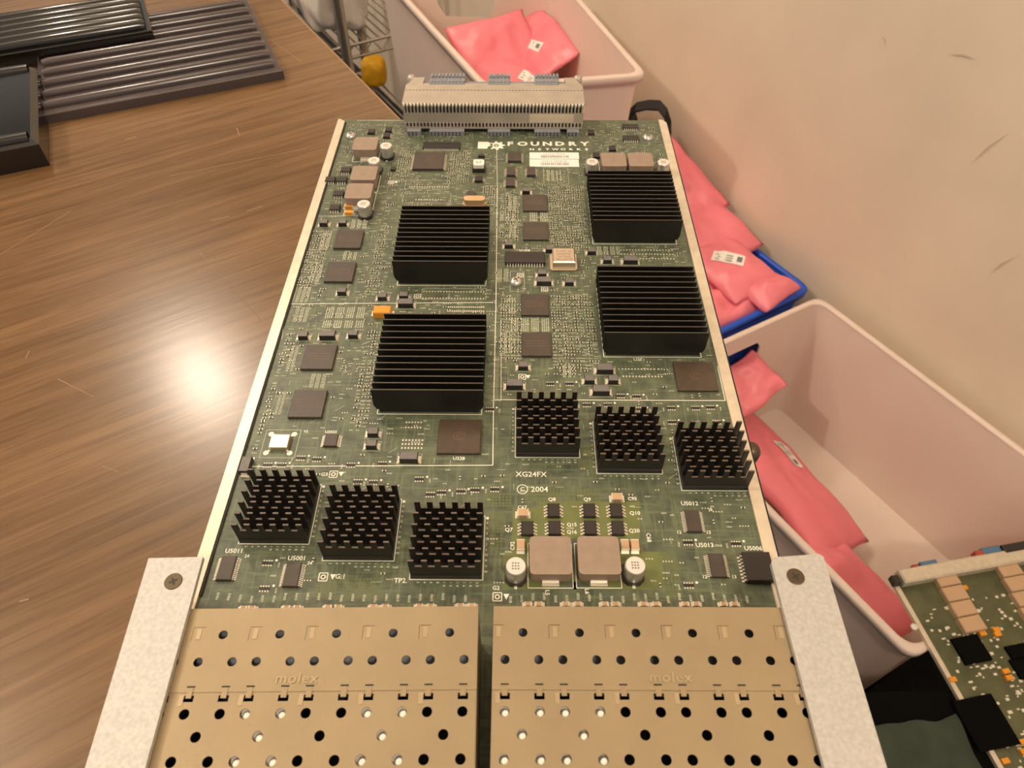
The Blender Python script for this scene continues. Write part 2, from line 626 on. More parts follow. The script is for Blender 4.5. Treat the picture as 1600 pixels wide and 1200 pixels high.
# ------------------------------------------------------------------ desk
desk = thing('desk', roomp(-400, 700, FLOOR_Z), 'brown woodgrain desk with a glossy top under the card', 'desk', rz=ROOM)
x0, x1, y0, y1 = -1000, 154.3, 97.5, 1150
rc = 14
poly = [(x0, y0)] + [(x1 - rc + rc * math.sin(a), y0 + rc - rc * math.cos(a)) for a in [i * math.pi / 12 for i in range(7)]] + [(x1, y1), (x0, y1)]
put('desk_top', MB().prism(poly, DESK_Z - 28, DESK_Z), 'wood', parent=desk, loc=(0, 0, 0), rz=ROOM)
eb = MB()
eb.box((x1 + 0.6, (y0 + 20 + y1) / 2, DESK_Z - 28), (1.6, y1 - y0 - 20, 27.6))
put('edge_band', eb, 'desk_edge', parent=desk, loc=(0, 0, 0), rz=ROOM)
scr = MB()
for a, b, wd in (((265, 275), (480, 232), .35), ((0, 398), (110, 330), .3), ((312, 395), (413, 505), .3), ((90, 592), (146, 620), .5), ((195, 218), (212, 214), .6), ((370, 200), (374, 212), .5),
                 ((385, 330), (410, 322), .5), ((40, 560), (46, 548), .4), ((160, 728), (185, 738), .4), ((30, 940), (45, 936), .6), ((330, 345), (358, 338), .5), ((420, 60), (470, 96), .3)):
    scr.line(at(*a, DESK_Z), at(*b, DESK_Z), wd, DESK_Z + 0.05)
so = put('scratches', scr, 'scratch')
so.parent = desk
so.matrix_parent_inverse = Matrix.LocRotScale(desk.location, desk.rotation_euler, None).inverted()
so['kind'] = 'stuff'
for lx, ly in ((-940, 200), (90, 200), (-940, 1090), (90, 1090)):
    put('leg', MB().box((lx, ly, FLOOR_Z), (45, 45, DESK_Z - 28 - FLOOR_Z)), 'leg', parent=desk, loc=(0, 0, 0), rz=ROOM)

# ================================================================== the line card
CARD = thing('line_card', (-8.5, 205, -18), 'green network line card with black heatsinks, lying over the desk edge', 'circuit board')
OCC = []                                      # occupied rectangles on the board (mm)


def occ(x, y, w_, d_, g=0.6):
    OCC.append((x - w_ / 2 - g, y - d_ / 2 - g, x + w_ / 2 + g, y + d_ / 2 + g))


bpoly = [(-97.5, 30), (81, 30), (81, 372.5), (78, 375.8), (-95, 375.8), (-97.5, 373.3)]
BOARD = put('board', MB().prism(bpoly, -2.4, 0), 'pcb', parent=CARD, loc=(0, 0, 0))
put('side_rail', MB().prism([(-98.6, 90), (-94.6, 90), (-94.6, 372), (-97.2, 374.5), (-98.6, 374.5)], -9, 0.9), 'rail', parent=CARD, loc=(0, 0, 0), label='pale metal rail along the left edge')
put('rail_seal', MB().prism([(-94.6, 96), (-93.9, 96), (-93.9, 372), (-94.6, 372)], 0, 0.6), 'rail_dark', parent=CARD)
put('side_rail', MB().prism([(77.8, 90), (81.8, 90), (81.8, 372), (80.0, 375.0), (77.8, 375.0)], -9, 0.9), 'rail', parent=CARD, loc=(0, 0, 0), label='pale metal rail along the right edge')
put('rail_seal', MB().prism([(81.8, 90), (82.5, 90), (82.5, 370), (81.8, 372)], -9, 0.5), 'rail_dark', parent=CARD)
kp = at(1187, 711, -6)
put('guide_knob', MB().lathe((0, 0, 0), [(1.5, 0), (3.4, 1.2), (3.6, 4.5), (2.6, 6.5), (0.5, 7.2)], 14), 'screw_dk', parent=CARD, loc=(83.5, kp.y, -8))
# stand-off feet that carry the card on the desk
for fx, fy in ((-80, 350), (-80, 200), (-20, 350), (0, 240), (-80, 110)):
    put('standoff', MB().lathe((0, 0, 0), [(3, 0), (3, 15.6)], 10), 'tin', parent=CARD, loc=(fx, fy, -18))

SILK, FINE = MB(), MB()                       # lettering and fine print
PADS = MB()
PASS_D, PASS_T = MB(), MB()


def sline(pts, wd=0.3):
    q = [at(*p) for p in pts]
    for a, b in zip(q, q[1:]):
        SILK.line(a, b, wd, 0.035)


def rect_out(mb, x, y, w_, d_, wd=0.22, z=0.035):
    a, b = w_ / 2, d_ / 2
    c = [(x - a, y - b), (x + a, y - b), (x + a, y + b), (x - a, y + b)]
    for i in range(4):
        mb.line(c[i], c[(i + 1) % 4], wd, z)


# ---------------------------------------------------------------- big finned heatsinks
NF, HS, HH = 13, 39.6, 12.4


def fin_mesh():
    a = HS / 2
    return MB().profile_y([(-a + 0.9, 0), (a - 0.9, 0), (a, 2.2), (a, HH - 1.9), (-a, HH - 1.9), (-a, 2.2)], -0.3, 0.3)


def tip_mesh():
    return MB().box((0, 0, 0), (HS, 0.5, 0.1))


for (hx, hy) in ((-32.0, 257.7), (-31.3, 187.0), (53.7, 286.7), (53.3, 216.2)):
    h = put('finned_heatsink', MB().box((0, 0, 0), (HS - 3.2, HS - 1, 1.9)), 'black', parent=CARD, loc=(hx, hy, 0))
    for k in range(NF):
        fy = hy - HS / 2 + 0.42 + k * (HS - 0.84) / (NF - 1)
        fo = put('fin', cached(('fin', 'big'), fin_mesh), 'black', parent=h, loc=(hx, fy, 1.9))
        put('fin_tip', cached(('fin_tip', 'big'), tip_mesh), 'black_edge', parent=h, loc=(hx, fy, HH))
    occ(hx, hy, HS, HS, 1)
    rect_out(SILK, hx, hy, HS - 1.6, HS + 1.2, 0.3)

# ---------------------------------------------------------------- pin heatsinks
PW, PH, WH = 21.6, 10.2, 6.7


def crenel():
    pitch, mw_ = (PW - 1.75) / 5, 1.75
    pts = [(-PW / 2, 0), (PW / 2, 0)]
    for k in range(5, -1, -1):
        xc = -PW / 2 + mw_ / 2 + k * pitch
        pts += [(xc + mw_ / 2, PH - 1.9), (xc - mw_ / 2, PH - 1.9)]
        if k:
            pts += [(xc - mw_ / 2, WH - 1.9), (xc - pitch + mw_ / 2, WH - 1.9)]
    return MB().profile_y(pts, -0.35, 0.35)


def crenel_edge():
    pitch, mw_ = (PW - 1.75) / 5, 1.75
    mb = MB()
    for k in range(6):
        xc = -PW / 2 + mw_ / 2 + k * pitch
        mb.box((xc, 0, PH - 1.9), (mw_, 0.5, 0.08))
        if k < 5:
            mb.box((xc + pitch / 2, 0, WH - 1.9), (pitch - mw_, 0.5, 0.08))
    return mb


for (px, py) in ((855.5, 714.7), (984, 740), (1117.5, 766.5), (427.5, 849.7), (559.5, 876), (697, 905.5)):
    p = at(px, py)
    cx, cy = p.x, p.y + PW / 2 + 0.3
    h = put('pin_heatsink', MB().box((0, 0, 0), (PW, PW, 1.9), 0.3), 'black', parent=CARD, loc=(cx, cy, 0))
    for r in range(6):
        fy = cy - PW / 2 + 0.6 + r * (PW - 1.2) / 5
        put('pin_row', cached(('pin_row', 0), crenel), 'pin_black', parent=h, loc=(cx, fy, 1.9))
        put('edge_highlight', cached(('edge_highlight', 0), crenel_edge), 'pin_edge', parent=h, loc=(cx, fy, 1.9))  # thin pale strips paint a highlight on the row tops
    occ(cx, cy, PW, PW, 1.6)
    rect_out(SILK, cx, cy, PW + 0.8, PW + 0.8, 0.25)
    left = px > 770
    for k, s in enumerate(('2', '4', '6', '8', '10', '12', '14', '16', '18', '20')):
        X = cx - 9 + 1.0 * (2 * k + 0.5)
        for i, ch in enumerate(s):
            add_text(SILK, ch, (X, cy - PW / 2 - 1.3 - i * 1.05), 1.15, rz=-math.pi / 2)
    for k, s in enumerate('ACEGJLNRUW'):
        add_text(SILK, s, (cx + (-1 if left else 1) * (PW / 2 + 1.2), cy + 8.6 - 1.9 * k), 1.1)
    SILK.lathe((cx + (-1 if left else 1) * (PW / 2 + 1.2), cy + 10.4, 0.03), [(0.5, 0), (0.5, 0.02)], 10, False)


# ---------------------------------------------------------------- chip builders
def leads_mesh(n, span, w_, h_, axis, bw):
    """gull-wing leads on the two sides at +-w_/2 along axis"""
    def fn():
        mb = MB()
        pitch = span / n
        for sgn in (-1, 1):
            for i in range(n):
                u = -span / 2 + pitch * (i + 0.5)
                segs = [(0.25, h_ * 0.45, 0.5, h_ * 0.18), (0.75, 0.02, 0.9, 0.2)]
                for off, zz, ln, hh in ((0.25, h_ * 0.42, 0.5, 0.16), (0.5, 0.0, 0.18, h_ * 0.42 + 0.16), (0.85, 0.0, 0.7, 0.16)):
                    c = sgn * (w_ / 2 + off)
                    if axis == 'x':
                        mb.box((c, u, zz), (ln, bw, hh))
                    else:
                        mb.box((u, c, zz), (bw, ln, hh))
        return mb
    return fn


def chip(px, py, w_, d_, h_=1.2, m='chip', n=0, axis='x', name='chip', rz=0.0, lift=0.0, span=None, bw=0.4, prt=None):
    p = at(px, py, h_ + lift)
    key = (name, round(w_, 2), round(d_, 2), round(h_, 2), m)
    o = put(name, cached(key, lambda: MB().box((0, 0, lift), (w_, d_, h_), min(0.2, h_ * 0.15))), m, parent=CARD, loc=(p.x, p.y, 0), rz=rz)
    occ(p.x, p.y, w_ + (2 if axis == 'x' and n else 0), d_ + (2 if axis == 'y' and n else 0))
    if n:
        sp = span or (d_ if axis == 'x' else w_) * 0.94
        k2 = ('leads', n, sp, w_ if axis == 'x' else d_, h_, axis, bw)
        put('leads', cached(k2, leads_mesh(n, sp, w_ if axis == 'x' else d_, h_, axis, bw)), 'tin', parent=o, loc=(p.x, p.y, 0), rz=rz, kind='stuff')
    if prt:
        mb = MB()
        for i, s in enumerate(prt):
            if s == 'o':
                ring = [(1.7 * math.cos(a) * 1.3, 1.7 * math.sin(a)) for a in [i2 * math.pi / 12 for i2 in range(24)]]
                for q in range(22):
                    mb.line(ring[q], ring[q + 1], 0.32, 0)
                for q in range(0, 20, 2):
                    mb.line((ring[q][0] * 0.5, ring[q][1] * 0.5), (ring[q + 2][0] * 0.5, ring[q + 2][1] * 0.5), 0.3, 0)
            elif s == '-':
                for r in range(3):
                    for c in range(9):
                        mb.quad(-w_ * 0.36 + c * w_ * 0.08, 1.2 - r * 1.3, -w_ * 0.36 + c * w_ * 0.08 + w_ * 0.055, 1.2 - r * 1.3 + 0.55, 0)
        put('marking', mb, 'bga_logo' if 'o' in prt else 'print', parent=o, loc=(p.x, p.y, h_ + lift + 0.02))
    return o


def smd(px, py, big=False, rz=0.0):
    w_, d_, h_ = (6.2, 3.4, 2.4) if big else (3.7, 2.9, 2.1)
    p = at(px, py, h_ * 0.6)
    o = put('tantalum_capacitor', cached(('tantalum_capacitor', big), lambda: MB().box((0, 0, 0), (w_, d_, h_), 0.15)), 'tant', parent=CARD, loc=(p.x, p.y, 0), rz=rz)
    occ(p.x, p.y, w_ + 2.4, d_ + 1.2) if not rz else occ(p.x, p.y, d_ + 1.2, w_ + 2.4)

    def topf():
        mb = MB()
        mb.box((0, 0, 0), (w_ - 0.35, d_ - 0.35, 0.03))
        return mb
    put('top_print', cached(('top_print', big), topf), 'tant_top', parent=o, loc=(p.x, p.y, h_), rz=rz)

    def mk():
        mb = MB()
        for i in range(3 if big else 2):
            mb.quad(-w_ * 0.3 + i * 1.1, -0.3, -w_ * 0.3 + i * 1.1 + 0.7, 0.65, 0)
        mb.quad(w_ * 0.34, -d_ * 0.4, w_ * 0.42, d_ * 0.4, 0)
        return mb

    def ends():
        mb = MB()
        for s in (-1, 1):
            mb.box((s * (w_ / 2 + 0.45), 0, 0), (0.9, d_ * 0.75, 0.25))
            mb.box((s * (w_ / 2 + 0.02), 0, 0), (0.12, d_ * 0.6, h_ * 0.55))
            mb.box((s * (w_ / 2 + 0.7), -d_ * 0.42, 0), (0.7, 0.7, 0.2))
        return mb
    put('terminal', cached(('terminal', 't', big), ends), 'tin', parent=o, loc=(p.x, p.y, 0), rz=rz)
    if not rz:
        rect_out(FINE, p.x, p.y, w_ + 2.2, d_ + 1.3, 0.18)


def can(px, py, dia=6.3, h_=7.0):
    p = at(px, py, h_)
    r = dia / 2
    o = put('electrolytic_capacitor', cached(('electrolytic_capacitor', dia, h_), lambda: MB().lathe((0, 0, 1.0), [(r * 0.94, 0), (r, 0.5), (r, h_ - 1.6), (r * 0.93, h_ - 1.05)], 28)), 'alu', parent=CARD, loc=(p.x, p.y, 0))
    put('top_disc', cached(('top_disc', dia, h_), lambda: MB().lathe((0, 0, h_ - 0.06), [(r * 0.92, 0), (r * 0.88, 0.1)], 28)), 'alu_top', parent=o, loc=(p.x, p.y, 0))

    def mk():
        mb = MB()
        for j in range(3):
            for i in range(3):
                mb.quad(-1.2 + i * 0.85, 0.6 - j * 0.9, -0.65 + i * 0.85, 1.1 - j * 0.9, 0)
        return mb
    put('marking', cached2(('cap_marking', dia), mk), 'ink', parent=o, loc=(p.x, p.y, h_ + 0.06))
    put('base', cached(('base', dia), lambda: MB().prism([(-r - .2, -r + 1.4), (-r + 1.4, -r - .2), (r - 1.4, -r - .2), (r + .2, -r + 1.4), (r + .2, r + .2), (-r - .2, r + .2)], 0, 1.1)), 'chip2', parent=o, loc=(p.x, p.y, 0))
    put('terminal', cached(('terminal', 'can', dia), lambda: MB().box((0, -r - 0.5, 0), (0.9, 1.2, 0.35)).box((0, r + 0.5, 0), (0.9, 1.2, 0.35))), 'tin', parent=o, loc=(p.x, p.y, 0))
    occ(p.x, p.y, dia + 1, dia + 1)


def cached2(key, fn):
    """flat print, facing up"""
    if key not in CACHE:
        mb = fn()
        d = bpy.data.meshes.new(key[0])
        d.from_pydata([(p[0] * MM, p[1] * MM, p[2] * MM) for p in mb.v], [], mb.f)
        CACHE[key] = d
    return CACHE[key]


def inductor(px, py, s=12.6, h_=5.6, term=True):
    p = at(px, py, h_)
    a = s / 2

    def body():
        mb = MB()
        c = 1.3
        oct_ = [(-a + c, -a), (a - c, -a), (a - .35, -a + .35), (a, -a + c), (a, a - c), (a - .35, a - .35), (a - c, a), (-a + c, a), (-a + .35, a - .35), (-a, a - c), (-a, -a + c), (-a + .35, -a + .35)]
        mb.prism(oct_, 1.6, h_)
        mb.prism([(x * 0.94, y * 0.94) for x, y in oct_], 0.2, 1.6)
        return mb
    o = put('inductor', cached(('inductor', s, h_), body), 'tan', parent=CARD, loc=(p.x, p.y, 0))
    put('terminal', cached(('terminal', 'ind', s), lambda: MB().box((0, -a - 0.2, 0), (5.2, 2.0, 0.35)).box((0, -a + 0.35, 0), (5.0, 0.3, 1.5)).box((0, a + 0.2, 0), (5.2, 2.0, 0.35))), 'tin', parent=o, loc=(p.x, p.y, 0))
    rect_out(SILK, p.x, p.y - 0.6, s + 0.9, s + 2.2, 0.25)
    occ(p.x, p.y, s + 1, s + 3)


def mlcc(px, py, w_=2.6, d_=3.4, h_=1.8, m='mlcc', along='y'):
    p = at(px, py, h_)
    o = put('ceramic_capacitor', cached(('ceramic_capacitor', w_, d_, h_, m), lambda: MB().box((0, 0, 0), (w_, d_, h_), 0.12)), m, parent=CARD, loc=(p.x, p.y, 0))

    def ends():
        mb = MB()
        for s in (-1, 1):
            if along == 'y':
                mb.box((0, s * (d_ / 2), 0), (w_ + 0.06, 0.7, h_ * 0.9))
                mb.box((0, s * (d_ / 2 + 0.6), 0), (w_, 0.8, 0.15))
            else:
                mb.box((s * (w_ / 2), 0, 0), (0.7, d_ + 0.06, h_ * 0.9))
                mb.box((s * (w_ / 2 + 0.6), 0, 0), (0.8, d_, 0.15))
        return mb
    put('end_cap', cached(('end_cap', w_, d_, h_, along), ends), 'tin', parent=o, loc=(p.x, p.y, 0))
    occ(p.x, p.y, w_ + 1.5, d_ + 1.5)


def screw(px, py, r=3.0, z=0.0, m='alu', flat=False, name='screw'):
    p = at(px, py, z)
    prof = [(r, 0), (r, 0.35), (r * 0.82, 1.3), (r * 0.45, 1.9)] if not flat else [(r, 0), (r, 0.12), (r * 0.9, 0.2)]
    o = put(name, cached((name, r, flat), lambda: MB().lathe((0, 0, 0), prof, 24)), m, parent=CARD, loc=(p.x, p.y, z))
    zt = prof[-1][1] + 0.01
    put('cross_slot', cached(('cross_slot', r, flat), lambda: MB().box((0, 0, zt - 0.05), (r * 0.95, 0.42, 0.1), rz=0.5).box((0, 0, zt - 0.04), (0.42, r * 0.95, 0.1), rz=0.5)), 'conn_dk', parent=o, loc=(p.x, p.y, z))
    if not z:
        occ(p.x, p.y, 2 * r, 2 * r)


# ---- memory chips
for px, py in ((545, 373), (531.5, 424), (498.5, 557), (481, 630)):
    chip(px, py, 12.2, 13.0, 1.2, 'chip', prt='-', name='memory_chip')
for px, py in ((836, 316), (837, 360), (836, 475), (838.5, 537)):
    chip(px, py, 11.5, 12.8, 1.2, 'chip', prt='-', name='memory_chip')
chip(718, 681, 15, 15, 1.1, 'chipb', prt='o', name='bga_chip')
chip(1087, 587, 15.2, 14.6, 1.1, 'chipb', prt='o', name='bga_chip')
chip(670, 250, 15.5, 15.5, 1.6, 'chip', n=26, axis='x', prt='o', name='quad_flat_chip', span=14.5, bw=0.25)
chip(690, 226, 19.5, 5.6, 1.2, 'chip2', n=24, axis='y', name='flat_chip', bw=0.35)
# power stage, far left
screw(548, 213)
for px, py in ((571, 224), (569, 270), (561, 298)):
    inductor(px, py, 12.4, 5.8)
for px, py in ((603, 227), (584, 250), (568, 318)):
    can(px, py)
for px, py in ((540, 264), (516, 279), (534, 279), (529, 301), (523, 323)):
    chip(px, py, 4.9, 4.0, 1.5, 'chip2', n=4, axis='y', name='transistor_chip', bw=0.55)
chip(580, 204, 3.6, 3.8, 1.4, 'chip2', n=2, axis='x', name='small_chip')
chip(607, 201, 3.4, 4.2, 1.4, 'chip2', n=3, axis='x', name='small_chip')
chip(604, 210, 3.4, 4.2, 1.4, 'chip2', n=3, axis='x', name='small_chip')
mlcc(545, 320, 3.6, 2.2, 1.8, 'orange', 'x')
mlcc(545, 330, 3.6, 2.2, 1.8, 'orange', 'x')
chip(614, 262, 2.2, 3, 1.2, 'chip2', name='small_chip')
# far right
for px, py in ((924, 205), (957, 230), (932, 241)):
    chip(px, py, 3.4, 3.8, 1.5, 'chip2', n=2, axis='x', name='small_chip')
for px, py in ((985, 196), (986, 214)):
    chip(px, py, 8.4, 3.9, 1.5, 'chip2', n=7, axis='y', name='logic_chip', bw=0.5)
screw(1012, 216)
inductor(959, 249, 12.4, 5.8)
inductor(1001, 249, 12.4, 5.8)
can(925.5, 252)
can(1037, 253)
# centre top
for px, py, a, b in ((804, 243, 6.6, 8.6), (798.5, 266, 4.2, 7.4), (797.5, 283.5, 4.4, 6.4), (830, 266, 4.0, 7.2)):
    chip(px, py, a, b, 1.7, 'chip', n=max(4, int(b / 1.27)), axis='x', name='logic_chip', bw=0.5)
p = at(748, 253.5, 4.5)
o = put('choke', MB().box((0, 0, 0), (6.4, 5.2, 2.6), 0.4), 'chip2', parent=CARD, loc=(p.x, p.y, 0))
c = 2.7
put('choke_cap', MB().prism([(-c + .7, -c), (c - .7, -c), (c, -c + .7), (c, c - .7), (c - .7, c), (-c + .7, c), (-c, c - .7), (-c, -c + .7)], 2.6, 4.5), 'paper', parent=o, loc=(p.x, p.y, 0))
tm = MB()
add_text(tm, '67', (0, 0), 3.0, z=4.53)
put('marking', tm, 'ink', parent=o, loc=(p.x, p.y, 0))
occ(p.x, p.y, 8, 8)
chip(748, 278, 3.8, 4.0, 1.6, 'chip2', n=3, axis='x', name='small_chip')
chip(752, 242, 3.2, 1.6, 1.2, 'chip2', name='small_chip')
# crystals
chip(736, 303, 4.0, 5.0, 1.2, 'chip', name='small_chip')
p = at(741, 310, 3)
oval = [(3.2 + 2 * math.cos(a), 2 * math.sin(a)) for a in [(-6 + i) * math.pi / 12 for i in range(13)]] + [(-3.2 + 2 * math.cos(a), 2 * math.sin(a)) for a in [(6 + i) * math.pi / 12 for i in range(13)]]
put('crystal_can', MB().prism(oval, 0.5, 3.2).prism([(x * 1.1, y * 1.15) for x, y in oval], 0, 0.5), 'gold', parent=CARD, loc=(p.x, p.y, 0))
occ(p.x, p.y, 11, 5)
p = at(436.5, 689, 1.6)
cr = put('crystal_can', MB().box((0, 0, 0), (6.7, 6.0, 1.7), 0.25), 'crystal', parent=CARD, loc=(p.x, p.y, 0))
cp = MB()
for sx in (-1, 1):
    for sy in (-1, 1):
        cp.lathe((sx * 4.1, sy * 4.1, 0), [(1.05, 0), (1.0, 0.18)], 12)
        cp.box((sx * 3.4, sy * 3.4, 0), (1.4, 0.7, 0.3), rz=math.pi / 4 * sx * sy)
put('solder_tab', cp, 'pad', parent=cr, loc=(p.x, p.y, 0))
rect_out(FINE, p.x, p.y, 12.2, 12.2, 0.22)
occ(p.x, p.y, 12, 12)
# oscillator can
p = at(881, 398, 4.6)
a = 4.9
oc = put('oscillator', MB().prism([(-5.9 + 1, -5.9), (4.9, -5.9), (5.9, -4.9), (5.9, 4.9), (4.9, 5.9), (-4.9, 5.9), (-5.9, 4.9), (-5.9, -4.9)], 0.3, 0.8), 'crystal', parent=CARD, loc=(p.x, p.y, 0))
put('can', MB().box((0, 0, 0.8), (2 * a, 2 * a, 3.8), 0.5), 'crystal', parent=oc, loc=(p.x, p.y, 0))
tm = MB()
for i, s in enumerate(('ECLIPTEK', 'EHL27S', '50.000M', 'M CP314')):
    add_text(tm, s, (0, -3.1 + 1.9 * i), 1.75, rz=math.pi, z=4.63)
put('marking', tm, 'ink', parent=oc, loc=(p.x, p.y, 0))
occ(p.x, p.y, 12.5, 12.5)
chip(820.5, 401, 17.6, 7.4, 1.8, 'chip2', n=14, axis='y', name='driver_chip', bw=0.5)
chip(517, 687, 4.6, 5.2, 1.2, 'chip', n=8, axis='x', name='small_chip', bw=0.32)
screw(806, 441)
# black tantalums
for px, py in ((506, 348), (535.5, 348), (534.5, 455), (597.5, 463), (631, 461.5), (474, 524), (552, 522), (583, 675),
               (580.5, 694), (795, 382), (859, 389), (924.5, 392), (949, 405.5), (847, 427), (889.5, 440),
               (817.5, 571), (921, 592.5), (958, 592.5), (822, 298)):
    smd(px, py)
for px, py in ((634, 473), (512, 523), (639, 714), (985, 405.5), (850, 438.5), (804, 600), (945, 575.5), (939, 609)):
    smd(px, py, True)
smd(384, 727, True, math.pi / 2)
p = at(597, 483, 3)
o = put('orange_capacitor', MB().box((0, 0, 0), (7.2, 4.4, 3.1), 0.4), 'orange', parent=CARD, loc=(p.x, p.y, 0))
put('terminal', MB().box((-4.1, 0, 0), (1.0, 3, 0.5)).box((4.1, 0, 0), (1.0, 3, 0.5)), 'tin', parent=o, loc=(p.x, p.y, 0))
occ(p.x, p.y, 9.5, 6)
# front area chips
for px, py in ((353.5, 887), (456, 897), (1083.5, 813), (1121, 882.5)):
    chip(px, py, 4.6, 7.9, 1.2, 'chip', n=12, axis='x', name='interface_chip', bw=0.3)
chip(1186, 884, 8.4, 9.6, 2.6, 'chip2', n=8, axis='x', name='wide_chip', bw=0.6)
for px, py in ((865, 796), (866.6, 823.5), (921, 796), (922.6, 823.5), (963, 796), (965.5, 823.5), (824, 824)):
    chip(px, py, 3.9, 4.9, 1.5, 'chip2', n=4, axis='x', name='transistor_chip', bw=0.55)
for px, py in ((817, 800), (964.5, 775)):
    mlcc(px, py, 3.0, 2.6, 1.9, 'mlcc', 'x')
for px, py in ((813.5, 850), (977, 850), (992.5, 850)):
    mlcc(px, py, 2.5, 3.0, 1.9)
inductor(860.5, 867, 12.8, 5.6)
inductor(936, 867, 12.8, 5.6)
can(806, 884)
can(993, 883)
for px in (825, 842, 884, 903, 945, 962, 1006, 1025, 1071, 1088, 1131, 1148, 655, 673, 719, 737, 583, 602, 512, 528, 447, 464, 380, 393):
    mlcc(px, 943 if px > 770 else 945 + (770 - px) * 0.012, 1.5, 1.3, 0.8, 'mlcc', 'x')

# copper pours, raised a hair above the mask
pour = MB()
for (a, b, c, d) in ((786, 862, 1030, 921), (801, 793, 842, 864), (842, 784, 1000, 842), (1000, 868, 1036, 917)):
    q = [at(a, d), at(c, d), at(c, b), at(a, b)]
    pour.prism([(v.x, v.y) for v in q], 0.0, 0.012 + 0.002 * random.random())
put('copper_pour', pour, 'pour', parent=CARD, label='lighter green copper areas by the large inductors')
gapm = MB()
for (a, b, c, d) in ((875, 909, 921, 921), (895, 842, 901, 921)):
    q = [at(a, d), at(c, d), at(c, b), at(a, b)]
    gapm.prism([(v.x, v.y) for v in q], 0.0, 0.02)
put('pour_gap', gapm, 'pcb', parent=CARD)

# copper thieving squares
th = MB()


def thieve(a, b, c, d, st=1.15):
    q0, q1 = at(a, d), at(c, b)
    x = q0.x
    while x < q1.x:
        y = q0.y
        while y < q1.y:
            if random.random() < 0.93:
                th.quad(x, y, x + st * 0.66, y + st * 0.66, 0.01)
            y += st
        x += st


for r in ((826, 762, 935, 784), (757, 770, 798, 792), (490, 906, 592, 934), (1040, 860, 1056, 935), (764, 800, 786, 858), (905, 700, 960, 735), (758, 960, 768, 975), (1150, 735, 1180, 745)):
    thieve(*r)
put('copper_squares', th, 'thief', parent=CARD, kind='stuff', label='grid of tiny copper squares under the mask')

# ---------------------------------------------------------------- silkscreen
sline([(385, 729), (770, 727), (771, 640), (775, 470), (777, 290)])
sline([(773, 624.5), (1133, 626), (1121, 572)])
sline([(446, 475), (770, 472.5)])
sline([(768, 626), (783, 626), (783, 500)], 0.2)
sline([(449, 476), (440, 530)], 0.2)
sline([(776, 230), (777, 290)], 0.2)
sline([(490, 338), (560, 337)], 0.2)
for s, px, py, sz, rz in (
        ('XG24FX', 830, 741.5, 2.6, 0), ('2004', 843, 765, 2.6, 0), ('C', 816.3, 764.5, 1.9, 0), ('Q8', 862.5, 780.5, 1.7, 0), ('Q9', 917.5, 780.5, 1.7, 0),
        ('C95', 988, 779.5, 1.6, 0), ('Q10', 992, 802, 1.7, 0), ('Q7', 795, 828, 1.7, 0), ('C67', 816, 793, 1.6, 0),
        ('Q15', 893.5, 820, 1.6, 0), ('Q16', 893.5, 831.5, 1.6, 0), ('Q20', 991, 829.5, 1.7, 0), ('C68', 1013.5, 840, 1.7, -1.5708),
        ('C92', 801, 853, 1.6, 1.5708), ('L5', 855, 926, 1.6, -1.5708), ('L6', 917, 924, 1.6, -1.5708), ('U5012', 1077.5, 787, 1.9, 0),
        ('U5013', 1101, 852, 1.9, 0), ('U5006', 1177, 857, 1.9, 0), ('U5011', 366, 861, 1.9, 0), ('U5001', 464, 872.5, 1.9, 0),
        ('12', 1061, 832, 1.4, 0), ('13', 1107, 832, 1.4, 0), ('24', 1110, 797, 1.2, 0), ('12', 1101, 901.5, 1.4, 0), ('13', 1147, 901.5, 1.4, 0),
        ('24', 386, 869, 1.3, 0), ('24', 484, 880, 1.3, 0), ('TP2.', 626, 907.5, 2.0, 0), ('G:1', 532, 901, 2.0, 0), ('G2', 775, 919, 1.6, 0),
        ('G3', 507, 741.5, 1.7, 0), ('U28', 997, 562, 1.9, 0), ('U228', 717, 716.5, 1.7, 0), ('U1608', 820, 391.5, 1.6, 0), ('U2023', 517, 675, 1.4, 0),
        ('Y2', 478, 674.5, 1.3, 0)):
    add_text(SILK, s, at(px, py), sz * 1.12, rz, offset=0.03)
p = at(816.3, 764.5)
ring = [(p.x + 1.75 * math.cos(i * math.pi / 12), p.y + 1.75 * math.sin(i * math.pi / 12)) for i in range(25)]
for a, b in zip(ring, ring[1:]):
    SILK.line(a, b, 0.28, 0.036)
for i, ch in enumerate('FOUNDRY'):
    add_text(SILK, ch, at(797 + i * 19.4, 225), 5.4, xs=1.28, offset=0.22)
for i, ch in enumerate('NETWORKS'):
    add_text(SILK, ch, at(831 + i * 12.2, 233.5), 2.6, xs=1.25, offset=0.1)
# gear mark beside the name
p = at(776, 227.5)
g = []
for i in range(32):
    a = i * 2 * math.pi / 32
    r = 4.3 if (i // 2) % 2 == 0 else 3.0
    if math.pi * 0.80 < a < math.pi * 1.2:
        r = 2.2
    g.append((p.x + r * 1.05 * math.cos(a), p.y + r * math.sin(a)))
hole = [(p.x - 0.2 + 1.35 * math.cos(-i * math.pi / 8), p.y + 1.35 * math.sin(-i * math.pi / 8)) for i in range(16)]
SILK.sheet(g, [hole], 0.03, 0.045)
SILK.lathe((p.x - 0.2, p.y, 0.03), [(0.6, 0), (0.6, 0.015)], 12, False)
q = at(755, 227)
SILK.prism([(q.x - 2.8, q.y - 3.4), (q.x + 2.2, q.y - 3.4), (q.x + 2.6, q.y - 1.2), (q.x + 4.2, q.y - 0.6), (q.x + 3.2, q.y + 0.9), (q.x + 4.4, q.y + 1.6), (q.x + 2.4, q.y + 3.4), (q.x - 2.8, q.y + 3.4)], 0.03, 0.045)
occ(at(835, 228).x, at(835, 228).y, 62, 13)
